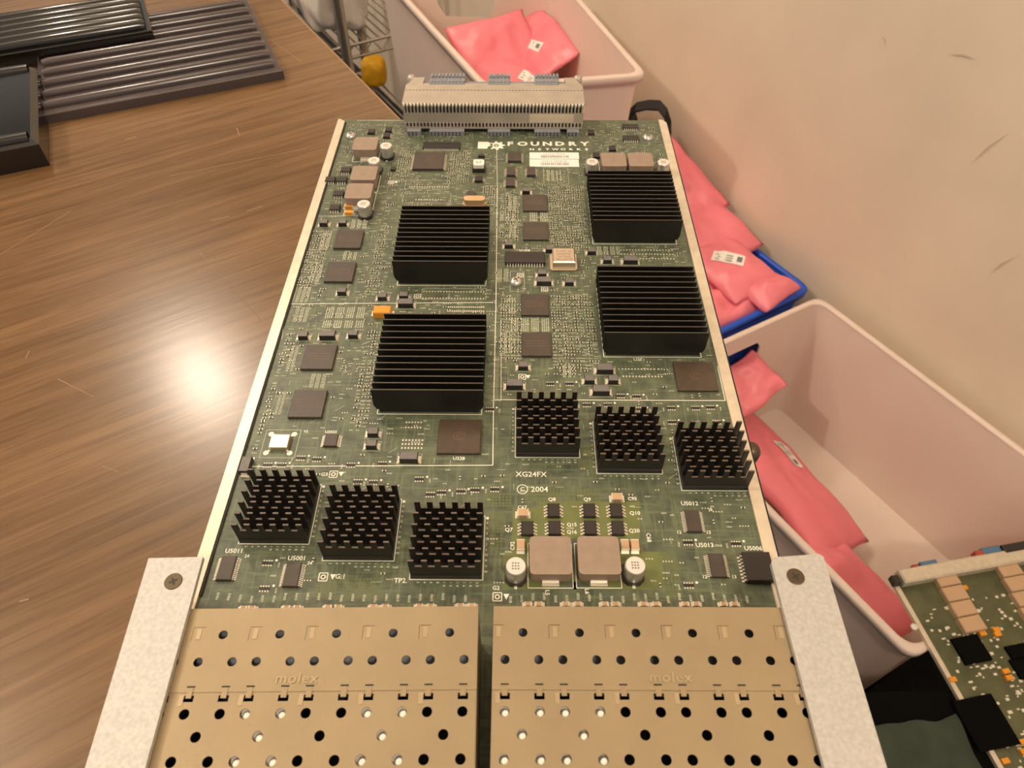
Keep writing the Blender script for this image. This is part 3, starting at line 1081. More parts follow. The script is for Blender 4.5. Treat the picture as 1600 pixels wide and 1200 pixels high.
# test points: square, ring and pointer
for px, py, tx in ((521, 741, 533), (505, 901.5, 520), (777, 932.5, 791), (652, 463, 0), (851, 452, 0), (816, 589, 825), (813, 430, 0), (611, 285, 619)):
    p = at(px, py)
    rect_out(SILK, p.x, p.y, 2.6, 2.6, 0.3)
    PADS.lathe((p.x, p.y, 0.0), [(0.85, 0), (0.8, 0.05)], 12, False)
    PASS_D.lathe((p.x, p.y, 0.05), [(0.4, 0), (0.4, 0.02)], 8, False)
    occ(p.x, p.y, 3, 3)
    if tx:
        t = at(tx, py)
        SILK.add([(t.x - 0.9, t.y + 0.9, 0.036), (t.x, t.y - 0.9, 0.036), (t.x + 0.9, t.y + 0.9, 0.036)], [(0, 1, 2)])

# barcode stickers
for i, (y0_, y1_) in enumerate(((238.5, 248.3), (249.3, 260.5))):
    a, b = at(827.5, y1_), at(904, y0_)
    st = put('barcode_sticker', MB().box((0, 0, 0), (b.x - a.x, b.y - a.y, 0.08)), 'paper', parent=CARD, loc=((a.x + b.x) / 2, (a.y + b.y) / 2, 0.0))
    tm = MB()
    x = -7.0
    random.seed(3 + i)
    while x < 7.0:
        wd = random.choice((0.16, 0.3, 0.42))
        tm.quad(x, -2.0, x + wd, 0.2, 0.1)
        x += wd + random.choice((0.2, 0.34))
    add_text(tm, ('35720-000A', 'CH15040858')[i], (0, 1.5), 1.9, z=0.1, spacing=1.25)
    put('marking', tm, 'ink', parent=st, loc=((a.x + b.x) / 2, (a.y + b.y) / 2, 0.0))
    occ((a.x + b.x) / 2, (a.y + b.y) / 2, b.x - a.x, b.y - a.y)
random.seed(11)


# ---------------------------------------------------------------- fine print, pads and tiny passives
def tinylabel(x, y, n=4, h_=0.55, rz=0):
    for i in range(n):
        w_ = random.uniform(0.25, 0.38)
        u = (i - n / 2) * 0.46
        hh = h_ * random.uniform(0.7, 1.0)
        if rz:
            FINE.quad(x, y + u, x + hh, y + u + w_, 0.03)
        else:
            FINE.quad(x + u, y, x + u + w_, y + hh, 0.03)


def passive(x, y, vert=False):
    s = (0.5, 1.0) if vert else (1.0, 0.5)
    PASS_D.box((x, y, 0), (s[0] * 0.62 if not vert else s[0], s[1] * 0.62 if vert else s[1], 0.32))
    for k_ in (-1, 1):
        PASS_T.box((x + (0 if vert else k_ * 0.5), y + (k_ * 0.5 if vert else 0), 0), (0.42 if not vert else 0.55, 0.42 if vert else 0.55, 0.3))


def free(x, y, g=0.5):
    if not (-93 < x < 77 and 84.5 < y < 373):
        return False
    for r in OCC:
        if r[0] - g < x < r[2] + g and r[1] - g < y < r[3] + g:
            return False
    return True


def field(a, b, c, d, dx=2.3, dy=1.7, fill=0.9):
    """columns of tiny resistors with their designators"""
    q0, q1 = at(a, d), at(c, b)
    y = q0.y
    while y < q1.y:
        x = q0.x + random.uniform(0, 0.3)
        while x < q1.x:
            if random.random() < fill and free(x, y, 0.2):
                if random.random() < 0.5:
                    passive(x, y)
                else:
                    tinylabel(x, y - 0.3, random.choice((3, 4)))
            x += dx
        y += dy


def hatch(a, b, c, d, n=12, gap=3):
    q0, q1 = at(a, d), at(c, b)
    for i in range(n):
        if (i + 1) % (n // gap) == 0:
            continue
        x = q0.x + (q1.x - q0.x) * i / n
        y = q0.y
        while y < q1.y:
            ln = random.uniform(0.6, 2.2)
            FINE.quad(x, y, x + (q1.x - q0.x) / n * 0.55, min(y + ln, q1.y), 0.03)
            y += ln + 0.25


def padrow(a, b, c, d, nx, ny, s=0.55):
    q0, q1 = at(a, d), at(c, b)
    for i in range(nx):
        for j in range(ny):
            x = q0.x + (q1.x - q0.x) * i / max(1, nx - 1)
            y = q0.y + (q1.y - q0.y) * j / max(1, ny - 1)
            PADS.box((x, y, 0), (s, s * 1.25, 0.06))


for r in ((574, 352, 612, 460), (548, 520, 604, 672), (863, 290, 912, 398), (868, 462, 926, 585), (465, 360, 518, 450), (408, 520, 462, 670),
          (783, 300, 812, 375), (783, 460, 812, 560), (620, 232, 643, 275), (700, 235, 735, 285), (755, 290, 775, 320), (393, 640, 420, 720)):
    field(*r)
for r in ((547, 343, 578, 357, 12, 3), (535, 394, 562, 406, 9, 3), (454, 448, 490, 472, 12, 4), (457, 480, 487, 503, 12, 3), (507, 480, 576, 497, 20, 4), (503, 501, 574, 512, 20, 4),
          (482, 584, 514, 606, 12, 3), (498, 362, 522, 390, 8, 2), (483, 415, 508, 440, 8, 2), (446, 540, 470, 580, 8, 2), (428, 612, 450, 648, 8, 2),
          (795, 306, 810, 330, 6, 2), (828, 332, 860, 346, 10, 2), (782, 334, 808, 345, 9, 3), (796, 350, 810, 372, 6, 2), (777, 420, 798, 440, 8, 2), (798, 497, 862, 518, 20, 4),
          (795, 465, 806, 490, 5, 2), (788, 522, 806, 552, 7, 2), (880, 570, 898, 590, 7, 2), (855, 266, 868, 283, 6, 2), (870, 266, 880, 283, 4, 2), (934, 385, 968, 398, 14, 3), (772, 556, 780, 624, 5, 2)):
    hatch(*r)
# connector footprints of two and three rows
for r in ((661, 456, 756, 466, 22, 2), (700, 480, 756, 486, 18, 2), (972, 391, 1050, 404, 18, 3), (974, 577, 1032, 588, 13, 2),
          (634, 660, 658, 668, 6, 2), (628, 688, 660, 700, 7, 3), (640, 282, 700, 292, 16, 1), (650, 306, 690, 312, 10, 1)):
    padrow(*r)
for r in ((658, 451, 760, 468), (632, 282, 702, 295), (628, 302, 705, 317), (850, 262, 887, 288), (797, 424, 819, 455), (788, 519, 810, 556)):
    a, b = at(r[0], r[3]), at(r[2], r[1])
    rect_out(FINE, (a.x + b.x) / 2, (a.y + b.y) / 2, b.x - a.x, b.y - a.y, 0.2)
# resistor packs: eight pads, dark bars and a white dot
for px, py in ((860, 600), (890, 600), (917, 633), (970, 619), (995, 620), (1049, 638), (1087, 638), (1110, 637), (1050, 660), (655, 749), (742, 766), (597, 725), (548, 727), (495, 718),
               (470, 716), (559, 753), (583, 754), (672, 773), (720, 768), (773, 765), (690, 770), (1075, 848), (1150, 850), (1076, 915), (413, 920), (418, 880), (765, 640), (950, 633), (1000, 640), (1120, 660),
               (418, 727), (440, 727)):
    p = at(px, py)
    for i in range(4):
        for j in (-1, 1):
            PADS.box((p.x - 1.2 + 0.8 * i, p.y + j * 0.75, 0), (0.45, 0.6, 0.08))
    PASS_D.box((p.x, p.y, 0), (3.1, 0.9, 0.35))
    SILK.lathe((p.x + 2.6, p.y + 1.0, 0.03), [(0.42, 0), (0.42, 0.015)], 10, False)
    tinylabel(p.x + random.choice((-3.2, 3.4)), p.y - 0.5, 4, 0.6, 1)
    occ(p.x, p.y, 4, 2.6)
# designators in front of the cages
for k in range(48):
    px = 338 + k * 17.6
    if 740 < px < 790 or px > 1190:
        continue
    p = at(px, 934 + random.uniform(-3, 3))
    if free(p.x, p.y + 0.5, 0):
        tinylabel(p.x, p.y, 5, 0.9, 1)
# sprinkled parts everywhere else
cnt = 0
for _ in range(16000):
    x, y = random.uniform(-92, 76), random.uniform(100, 372)
    dens = 1.0 if y > 185 else 0.30
    if random.random() > dens or not free(x, y, 0.7):
        continue
    t = random.random()
    if t < 0.28:
        passive(x, y, random.random() < 0.4)
        occ(x, y, 1.4, 1.2, 0.1)
    elif t < 0.62:
        tinylabel(x, y, random.choice((3, 4, 5)), random.uniform(0.45, 0.75))
        occ(x, y, 2.2, 0.8, 0.1)
    elif t < 0.80:
        for i in range(random.choice((2, 3, 4))):
            PADS.box((x + i * 0.9 - 1, y, 0), (0.4, 0.4, 0.05))
        occ(x, y, 3, 0.8, 0.1)
    else:
        FINE.line((x, y), (x + random.choice((0, 3.0)), y + random.choice((0, 2.4))), 0.15, 0.03)
    cnt += 1
    if cnt > 1700:
        break
# edge via row along the far edge
for i in range(46):
    PADS.box((-88 + i * 0.95, 374.6, 0), (0.5, 0.6, 0.05))
put('silkscreen', SILK, 'silk', parent=CARD, kind='stuff', label='white printed lettering and outlines')
put('fine_print', FINE, 'silk_dim', parent=CARD, kind='stuff')
put('solder_pads', PADS, 'pad', parent=CARD, kind='stuff')
put('tiny_resistors', PASS_D, 'tant', parent=CARD, kind='stuff')
put('resistor_ends', PASS_T, 'pad', parent=CARD, kind='stuff')

# ---------------------------------------------------------------- backplane connector
CX, CW = -12.6, 96.2
cn_ = put('backplane_connector', MB().box((CX, 379, 0), (CW - 2, 27, 13.5)), 'conn_gr', parent=CARD)
put('shield_top', MB().box((CX, 374.2, 15.0), (CW, 20.5, 0.7)).box((CX, 385.5, 13.5), (CW - 1, 4, 1.5)), 'conn', parent=cn_)
put('shield_front', MB().box((CX, 362.9, 5.4), (CW - 0.6, 0.6, 5.6)), 'conn', parent=cn_)
put('shield_foot', MB().box((CX, 361.9, 2.6), (CW - 1.4, 0.8, 0.8)), 'conn', parent=cn_)
tips, teeth, slots, vents = MB(), MB(), MB(), MB()
NT = 52
for i in range(NT):
    x = CX - CW / 2 + 1.0 + i * (CW - 2) / (NT - 1)
    tips.lathe((x, 363.0, 14.3), [(0.62, 0), (0.72, 0.7), (0.66, 1.3), (0.4, 1.8), (0.15, 1.95)], 8)
    teeth.box((x - 0.2, 362.9, 11.0), (0.8, 0.7, 3.8))
    slots.box((x, 362.3, 3.4), (1.05, 0.7, 2.2))
    vents.box((x, 378.2, 15.7), (1.0, 0.45, 0.06))
put('contact_tips', tips, 'shine', parent=cn_, kind='stuff', label='row of bright metal contact tips')
put('comb_teeth', teeth, 'conn', parent=cn_, kind='stuff')
put('foot_teeth', slots, 'conn', parent=cn_, kind='stuff')
put('shield_vents', vents, 'conn_dk', parent=cn_, kind='stuff')
put('shadow_gap', MB().box((CX, 364.2, 1.0), (CW - 3, 1.0, 13.2)), 'conn_dk', parent=cn_)
a, b = at(827, 190, 6), at(896, 175, 10)
put('pale_patch', MB().box(((a.x + b.x) / 2, 362.5, 5.8), (b.x - a.x, 0.25, 4.8)), 'rail', parent=cn_)
for (u0, u1) in ((671, 725), (762, 797), (835, 875), (636, 657), (886, 905)):
    a, b = at(u0, 208, 2), at(u1, 208, 2)
    ft = put('guide_block', MB().box(((a.x + b.x) / 2, 360.4, 0), (b.x - a.x, 3.6, 2.6)), 'conn_gr', parent=cn_)
    nb = int((b.x - a.x) / 1.9)
    sl = MB()
    for i in range(nb):
        for r in (0, 1):
            sl.box((a.x + 1 + i * 1.9, 358.55, 0.4 + r * 1.1), (0.8, 0.2, 0.6))
    put('contact_holes', sl, 'conn_dk', parent=ft, kind='stuff')
for (u0, u1) in ((672, 727), (763, 797), (835, 873)):
    a, b = at(u0, 128, 14), at(u1, 128, 14)
    bl = put('mating_block', MB().box(((a.x + b.x) / 2, 391.5, 4), (b.x - a.x, 11, 11.6), 0.4), 'conn_gr', parent=cn_)
    nb = int((b.x - a.x) / 1.9)
    sl = MB()
    for i in range(nb):
        x = a.x + 1.2 + i * (b.x - a.x - 2.0) / max(1, nb - 1)
        sl.box((x, 394.2, 15.6), (0.9, 4.0, 1.0))
        sl.box((x, 388.6, 15.6), (0.9, 3.0, 0.5))
    put('contact_ridges', sl, 'bluebit' if False else 'conn_gr', parent=bl, kind='stuff')
pn = MB()
for (u0, u1, n_) in ((728, 760, 8), (799, 833, 9)):
    a, b = at(u0, 132, 14), at(u1, 132, 14)
    for i in range(n_):
        pn.box((a.x + (b.x - a.x) * (i + 0.5) / n_, 388.5, 12.5), (0.8, 5, 0.8))
put('contact_pins', pn, 'tin', parent=cn_, kind='stuff')
for sx in (-1, 1):
    x = CX + sx * (CW / 2 - 5)
    e = put('mounting_ear', MB().prism([(x - 4, 384), (x + 4, 384), (x + 3 - sx * 1.5, 393), (x - 3 - sx * 1.5, 393)], 6, 15.6), 'conn', parent=cn_)
    put('ear_loop', MB().lathe((x + sx * 3, 394, 9), [(2.4, 0), (2.6, 3), (2.2, 6.6), (1.2, 7.2)], 14), 'conn', parent=e, loc=(0, 0, 0))

# ---------------------------------------------------------------- stacked port cages
PITCH, CZ = 14.4, 25.0


def circle(x, y, r, n=18):
    return [(x + r * math.cos(-2 * math.pi * i / n), y + r * math.sin(-2 * math.pi * i / n)) for i in range(n)]


def cage(x0_, x1_, centers, rz, seam, plugs, lx, name_label):
    """x0_..x1_ cage extents; centers = port centre x; rz = small skew about the inner rear corner"""
    pvt = Vector((x1_ if x1_ < 0 else x0_, 82.2, 0))
    loc = lambda p: (p[0] - pvt.x, p[1] - pvt.y)
    root = put('port_cage', MB().box((0, 0, 0), (0.01, 0.01, 0.01)), 'cage_in', parent=CARD, loc=pvt, rz=rz, label=name_label)
    # side and inner walls
    body = MB()
    yf, yb = 32.0 - pvt.y, 0.0
    for xx in (x0_, x1_):
        s = 0.25 if xx == x0_ else -0.25
        body.box((xx - pvt.x + s, (yf + yb) / 2, 0), (0.5, yb - yf, CZ - 0.3))
    body.box(((x0_ + x1_) / 2 - pvt.x, yb - 0.25, 0), (x1_ - x0_, 0.5, CZ - 0.3))
    root.data = body.mesh('port_cage')
    root.data.materials.append(M['cage'])
    mid = MB().box(((x0_ + x1_) / 2 - pvt.x, (yf + yb) / 2, 10.5), (x1_ - x0_ - 1.2, yb - yf - 1.2, 1.0))
    put('inner_floor', mid, 'cage_in', parent=root, loc=pvt, rz=rz)
    dv = MB()
    for c_ in centers[:-1]:
        dv.box((c_ + PITCH / 2 * (1 if centers[1] > centers[0] else -1) - pvt.x, (yf + yb) / 2, 11.5), (0.4, yb - yf - 2, CZ - 12.2))
    put('port_divider', dv, 'cage_in', parent=root, loc=pvt, rz=rz)
    bl = MB().box(((x0_ + x1_) / 2 - pvt.x, (yb + seam - pvt.y) / 2, 17), (x1_ - x0_ - 1.4, yb - (seam - pvt.y) - 2, 3.0))
    put('rear_filler', bl, 'conn_gr', parent=root, loc=pvt, rz=rz)
    # rear sheet
    hr = 1.16
    holes = []
    for c_ in centers:
        holes.append(circle(c_ - pvt.x, 75.2 - pvt.y, hr))
        for s in (-4.2, 4.2):
            holes.append(circle(c_ + s - 0.3 - pvt.x, 68.3 - pvt.y, hr))
    outer = [(x0_ - pvt.x, seam - pvt.y), (x1_ - pvt.x, seam - pvt.y), (x1_ - pvt.x, 82.2 - pvt.y), (x0_ - pvt.x, 82.2 - pvt.y)]
    put('rear_lid', MB().sheet(outer, holes, CZ - 0.3, CZ), 'cage', parent=root, loc=pvt, rz=rz)
    # front sheet
    holes = []
    for c_ in centers:
        for s in (-4.2, 4.2):
            holes.append(circle(c_ + s - 0.3 - pvt.x, 56.0 - pvt.y, hr * 1.06))
            holes.append(circle(c_ + s - 0.4 - pvt.x, 45.6 - pvt.y, hr * 1.06))
            X, Y = c_ + s - 0.3 - pvt.x, seam - 1.3 - pvt.y
            holes.append([(X - 1.25, Y - 0.9), (X - 1.25, Y + 0.6), (X + 1.25, Y + 0.6), (X + 1.25, Y - 0.9)][::1])
        holes.append(circle(c_ - 0.4 - pvt.x, 50.9 - pvt.y, hr * 1.06))
        for s in (-4.2, 4.2):
            holes.append(circle(c_ + s - 0.4 - pvt.x, 38.0 - pvt.y, hr * 1.06))
    outer = [(x0_ + 0.2 - pvt.x, 32 - pvt.y), (x1_ - 0.2 - pvt.x, 32 - pvt.y), (x1_ - 0.2 - pvt.x, seam - 0.05 - pvt.y), (x0_ + 0.2 - pvt.x, seam - 0.05 - pvt.y)]
    put('front_lid', MB().sheet(outer, holes, CZ - 0.45, CZ - 0.15), 'cage', parent=root, loc=pvt, rz=rz)
    for i, c_ in enumerate(centers):
        for s in (-4.2, 4.2):
            X = c_ + s - 0.3 - pvt.x
            put('lock_tab', cached(('lock_tab', 0), lambda: MB().box((0, 0, 0), (1.35, 2.5, 0.18))), 'cage', parent=root, loc=pvt + Matrix.Rotation(rz, 3, 'Z') @ Vector((X, seam - 0.2 - pvt.y, CZ - 0.05)), rz=rz)
            put('lock_bar', cached(('lock_bar', 0), lambda: MB().box((0, 0, 0), (2.0, 0.35, 0.12))), 'cage_in', parent=root, loc=pvt + Matrix.Rotation(rz, 3, 'Z') @ Vector((X, seam + 1.3 - pvt.y, CZ - 0.05)), rz=rz)
        for yy, ln in ((75.4, 2.8), (seam - 1.9, 2.6)):
            put('spring_tab', cached(('spring_tab', ln), lambda: MB().box((0, 0, 0), (1.15, ln, 0.12))), 'cage_tab', parent=root,
                loc=pvt + Matrix.Rotation(rz, 3, 'Z') @ Vector((c_ - PITCH * 0.43 - pvt.x, yy - pvt.y, CZ - (0 if yy > 70 else 0.15))), rz=rz)
        if True:
            gm = MB()
            X, Y = c_ - PITCH * 0.45 - pvt.x, 75.2 - pvt.y
            gm.box((X + 0.2, Y + 2.0, CZ), (2.9, 0.14, 0.02))
            gm.box((X - 1.3, Y + 0.2, CZ), (0.12, 3.6, 0.02))
            put('cut_line', gm, 'screw_dk', parent=root, loc=pvt, rz=rz)
    for i in plugs:
        c_ = centers[i]
        pm = MB()
        for s in (-4.2, 4.2):
            for yy in (56.0, 45.6):
                pm.lathe((c_ + s - 0.1 - pvt.x, yy - 0.2 - pvt.y, CZ - 2.6), [(1.2, 0), (1.1, 1.2), (0.7, 1.6)], 12)
        pm.lathe((c_ - 0.2 - pvt.x, 50.7 - pvt.y, CZ - 2.6), [(1.2, 0), (1.1, 1.2), (0.7, 1.6)], 12)
        pm.box((c_ - pvt.x, 47 - pvt.y, CZ - 5.0), (12.4, 24, 2.4))
        put('white_plug', pm, 'plug', parent=root, loc=pvt, rz=rz)
    tm = MB()
    vs, fs = text_geo('molex', 3.5, 0.02, 1.1, 1.1)
    n_ = len(vs)
    tm.add([(x + lx - pvt.x, y + 64.0 - pvt.y, CZ) for x, y in vs] + [(x + lx - pvt.x, y + 64.0 - pvt.y, CZ + 0.22) for x, y in vs],
           [tuple(n_ + i for i in f) for f in fs])
    bmm = bmesh.new()
    me = tm.mesh('embossing')
    bmm.from_mesh(me)
    bmm.free()
    put('embossed_lettering', me, 'emboss', parent=root, loc=pvt, rz=rz)


cage(-5.4, 81.0, [2.2 + PITCH * k for k in range(6)], 0.003, 61.0, (0, 1), 38.2, 'tan metal port cage on the right with round vent holes')
cage(-95.8, -9.4, [-16.6 - PITCH * k for k in range(6)], 0.018, 61.0, (1, 3), -53.4, 'tan metal port cage on the left with round vent holes')

# ---------------------------------------------------------------- side brackets and faceplate
zb = 26.0
lb = put('bracket', MB().prism([(-99.2, 94.3), (-84.6, 94.8), (-82.0, 28), (-95.2, 28)], zb - 0.6, zb + 0.9), 'bracket', parent=CARD, label='pale metal bracket on the left of the cages')
put('bracket_flange', MB().prism([(-99.2, 94.3), (-98.0, 94.3), (-94.0, 28), (-95.2, 28)], -6, zb - 0.6), 'bracket', parent=lb)
rp = [(70.6, 95.9), (69.2, 94.2), (69.9, 28), (83.8, 28), (83.8, 96.2), (82.8, 96.9)]
rb = put('bracket', MB().prism(rp[::-1], zb - 0.6, zb + 0.9), 'bracket', parent=CARD, label='pale metal bracket on the right of the cages')
put('bracket_flange', MB().prism([(82.6, 96.2), (83.8, 96.2), (83.8, 28), (82.6, 28)], -6, zb - 0.6), 'bracket', parent=rb)
screw(271, 908.5, 2.35, zb + 0.9, 'screw_dk', True, 'flat_screw')
screw(1243, 901, 2.35, zb + 0.9, 'screw_dk', True, 'flat_screw')
put('faceplate', MB().box((-7.5, 26.5, -10), (196, 1.6, 40)), 'bracket', parent=CARD)


# ================================================================== plastic bins
def lerp(a, b, t):
    return a + (b - a) * t


def bin_(name, rim, rz_, bz, taper, m, label, lip=7, handle=True, group=None):
    """rim: near-left, near-right, far-right, far-left corners (mm) at height rz_; bz = bottom height"""
    c = sum((Vector((p[0], p[1], 0)) for p in rim), Vector()) / 4
    R = [Vector((p[0], p[1], 0)) for p in rim]
    root = thing(name, (c.x, c.y, bz), label, 'bin', group=group)

    def ring(inset, z, nseg=5, rad=16):
        """rounded rectangle from the four corners"""
        pts = []
        Q = []
        for i in range(4):
            a, p, b = R[i - 1], R[i], R[(i + 1) % 4]
            d1, d2 = (a - p).normalized(), (b - p).normalized()
            Q.append(p + (d1 + d2) * inset)
        for i in range(4):
            a, p, b = Q[i - 1], Q[i], Q[(i + 1) % 4]
            d1, d2 = (a - p).normalized(), (b - p).normalized()
            s, e = p + d1 * rad, p + d2 * rad
            for k_ in range(nseg + 1):
                t = k_ / nseg
                v = s * (1 - t) ** 2 + p * 2 * t * (1 - t) + e * t * t
                pts.append((v.x - c.x, v.y - c.y, z - bz))
        return pts
    th_ = 2.6
    # rim lip
    prof = [(0, rz_ - 10), (-0.6, rz_ - 2), (0.8, rz_), (lip - 1, rz_), (lip, rz_ - 1.5), (lip, rz_ - 6), (lip - th_, rz_ - 6), (lip - th_, rz_ - 3.5), (2.2, rz_ - 3.5), (2.2, rz_ - 10)]
    mb = MB()
    n_ = len(ring(0, 0))
    vs = [p for i, z in prof for p in ring(i, z)]
    fs = []
    for k_ in range(len(prof)):
        k2 = (k_ + 1) % len(prof)
        for i in range(n_):
            j = (i + 1) % n_
            fs.append((k_ * n_ + i, k_ * n_ + j, k2 * n_ + j, k2 * n_ + i))
    mb.add(vs, fs, True)
    put('rim', mb, m, parent=root, loc=(c.x, c.y, bz))
    # walls (with handle slots in the end walls) and floor
    top, bot = rz_ - 4, bz
    out_t, out_b = ring(lip - th_, top), ring(lip + taper, bot)
    in_t, in_b = ring(lip, top), ring(lip + taper + th_, bot + th_)
    mb = MB()
    ends = (5, n_ // 2 + 5)                   # segments that are the near and far end walls
    for i in range(n_):
        j = (i + 1) % n_
        for T, B in ((out_t, out_b), (in_t, in_b)):
            A = [Vector(T[i]), Vector(T[j]), Vector(B[j]), Vector(B[i])]
            if handle and i in ends:
                u0, u1, v0, v1 = 0.30, 0.70, 0.12, 0.32
                f = lambda u, v: A[0].lerp(A[1], u).lerp(A[3].lerp(A[2], u), v)
                o8 = [f(0, 0), f(1, 0), f(1, 1), f(0, 1)]
                h8 = [f(u0 + .03, v0), f(u1 - .03, v0), f(u1, v0 + .05), f(u1, v1 - .08), f(u1 - .05, v1), f(u0 + .05, v1), f(u0, v1 - .08), f(u0, v0 + .05)]
                mb.add(o8 + h8, [(0, 4, 11), (0, 1, 5, 4), (1, 6, 5), (1, 2, 7, 6), (2, 8, 7), (2, 3, 9, 8), (3, 10, 9), (3, 0, 11, 10)])
            else:
                mb.add(A, [(0, 1, 2, 3)], True)
    mb.add(out_b, [tuple(range(n_))])
    mb.add(in_b, [tuple(range(n_))])
    d = bpy.data.meshes.new('body')
    d.from_pydata([(p[0] * MM, p[1] * MM, p[2] * MM) for p in mb.v], [], mb.f)
    d.polygons.foreach_set('use_smooth', mb.s)
    put('body', d, m, parent=root, loc=(c.x, c.y, bz))
    return root


k1 = 386.6 / 456.6
b1 = [(-43.3 * k1, 913 * k1), (173 * k1, 950 * k1), (62 * k1, 1318 * k1), (-248 * k1, 1350 * k1)]
bin_('plastic_bin', b1, -180, -380, 8, 'bin', 'white plastic bin farthest back, behind the card connector', group='white plastic bins')
BIN2Z, BIN2B = -400, -590
b2 = [(332, 231), (574.5, 366), (375.3, 681.3), (135, 543)]
bin_('plastic_bin', b2, BIN2Z, BIN2B, 8, 'bin', 'white plastic bin at the right edge, with the second card across it', group='white plastic bins')
bb = [(142, 556), (371, 697), (196, 974), (-34, 830)]
bin_('blue_bin', bb, -402, -590, 8, 'blue', 'blue plastic bin overflowing with pink bags, against the wall')
# low bench that carries the two nearer bins, and a box under the far one
bench = thing('low_bench', roomp(555, 280, FLOOR_Z), 'low dark bench under the blue bin and the nearer white bin', 'bench', rz=ROOM)
put('bench_top', MB().box((0, 0, -24), (250, 620, 24)), 'blackbox', parent=bench, loc=roomp(556, 342, -590), rz=ROOM)
for dn in (-110, 110):
    for dt in (-280, 280):
        put('leg', MB().box((0, 0, 0), (34, 34, -614 - FLOOR_Z)), 'blackbox', parent=bench, loc=roomp(556 + dn, 342 + dt, FLOOR_Z), rz=ROOM)
cb = sum((Vector((p[0], p[1], 0)) for p in b1), Vector()) / 4
o = put('cardboard_box', MB().box((0, 0, 0), (180, 230, -380 - FLOOR_Z), 1.0), 'cardboard', loc=(cb.x - 20, cb.y + 30, FLOOR_Z), rz=0.33)
tag(o, 'closed brown cardboard box under the farthest white bin', 'box')


# ------------------------------------------------------------------ pink bags
def bag(loc, size, rot, seed, label, lab=None, crump=7.0, group='pink antistatic bags', fold=0.0):
    """pillow shaped crumpled pouch; lab=(u,v,w,l,rot) puts a paper label on its upper face"""
    W, L, T = size
    N = 26
    off = Vector((seed * 7.3, seed * 3.1, seed * 5.7))

    def surf(u, v, s):
        e = max(0.0, (1 - abs(u) ** 3.0)) * max(0.0, (1 - abs(v) ** 3.0))
        p = Vector((u * W / 2, v * L / 2, 0))
        q = Vector((p.x / 38, p.y / 38, 0.3 * s)) + off
        nz_ = noise.noise(q) + 0.5 * noise.noise(q * 2.3) + 0.3 * noise.ridged_multi_fractal(q * 1.4, 1, 2, 2, 1, 2) - 0.3
        z = s * T / 2 * (e ** 0.6) + crump * nz_ * (0.35 + 0.65 * e) + fold * u * u * W / 4
        w_ = Vector((noise.noise(q + Vector((9, 1, 0))), noise.noise(q + Vector((2, 8, 0))), 0)) * crump * 0.6
        return p + w_ + Vector((0, 0, z))
    mb = MB()
    for s in (1, -1):
        g_ = [surf(-1 + 2 * i / N, -1 + 2 * j / N, s if 0 < i < N and 0 < j < N else 0) for j in range(N + 1) for i in range(N + 1)]
        fs = []
        for j in range(N):
            for i in range(N):
                q = (j * (N + 1) + i, j * (N + 1) + i + 1, (j + 1) * (N + 1) + i + 1, (j + 1) * (N + 1) + i)
                fs.append(q if s > 0 else q[::-1])
        mb.add(g_, fs, True)
    me = bpy.data.meshes.new('antistatic_bag')
    me.from_pydata([tuple(Vector(p) * MM) for p in mb.v], [], mb.f)
    me.polygons.foreach_set('use_smooth', mb.s)
    bm = bmesh.new()
    bm.from_mesh(me)
    bmesh.ops.remove_doubles(bm, verts=bm.verts, dist=1e-6)
    bm.to_mesh(me)
    bm.free()
    me.materials.append(M['pink'])
    o = bpy.data.objects.new('antistatic_bag', me)
    COL.objects.link(o)
    o.location = Vector(loc) * MM
    o.rotation_euler = rot
    tag(o, label, 'bag', group)
    if lab:
        u, v, lw, ll, lr = lab
        lm, im = MB(), MB()
        P = lambda a, b: surf(u + a * 2 / W, v + b * 2 / L, 1)
        nx, ny = 4, 8
        cs, sn = math.cos(lr), math.sin(lr)
        pts = []
        for j in range(ny + 1):
            for i in range(nx + 1):
                a, b = (i / nx - 0.5) * lw, (j / ny - 0.5) * ll
                pts.append(P(a * cs - b * sn, a * sn + b * cs) + Vector((0, 0, 0.9)))
        lm.add(pts, [(j * (nx + 1) + i, j * (nx + 1) + i + 1, (j + 1) * (nx + 1) + i + 1, (j + 1) * (nx + 1) + i) for j in range(ny) for i in range(nx)], True)
        for (a0, a1, b0, b1_) in ((-0.25, 0.2, -0.42, -0.24), (-0.3, -0.2, -0.1, 0.4), (-0.05, 0.02, -0.1, 0.35), (0.15, 0.22, -0.1, 0.42)):
            q = []
            for a, b in ((a0, b0), (a1, b0), (a1, b1_), (a0, b1_)):
                a, b = a * lw, b * ll
                q.append(P(a * cs - b * sn, a * sn + b * cs) + Vector((0, 0, 1.5)))
            im.add(q, [(0, 1, 2, 3)])
        for nm, b_, mm_ in (('paper_label', lm, 'paper'), ('label_print', im, 'ink')):
            d = bpy.data.meshes.new(nm)
            d.from_pydata([tuple(Vector(p) * MM) for p in b_.v], [], b_.f)
            d.materials.append(M[mm_])
            c = bpy.data.objects.new(nm, d)
            COL.objects.link(c)
            c.parent = o
    return o


def bp(px, py, z):
    return at(px, py, z)


ROOMD = math.degrees(ROOM)


def eul(a, b, c):
    return tuple(math.radians(v) for v in (a, b, c))


# bags in the far bin
bag(bp(800, 122, -270) - Vector((0, 0, 40)), (150, 150, 108), eul(2, 2, 20), 1, 'pink bag lying flat in the farthest white bin with a label at its lower edge', (0.15, -0.42, 17, 28, 0.6), 5)
bag(bp(775, 72, -252), (120, 90, 26), eul(30, -4, 24), 2, 'pink bag standing up at the back left of the farthest white bin', None, 6)
bag(bp(846, 66, -250), (64, 150, 20), eul(2, -32, 18), 3, 'pink bag leaning on the wall side of the farthest white bin with a label', (-0.35, -0.15, 15, 30, 0.4), 6)
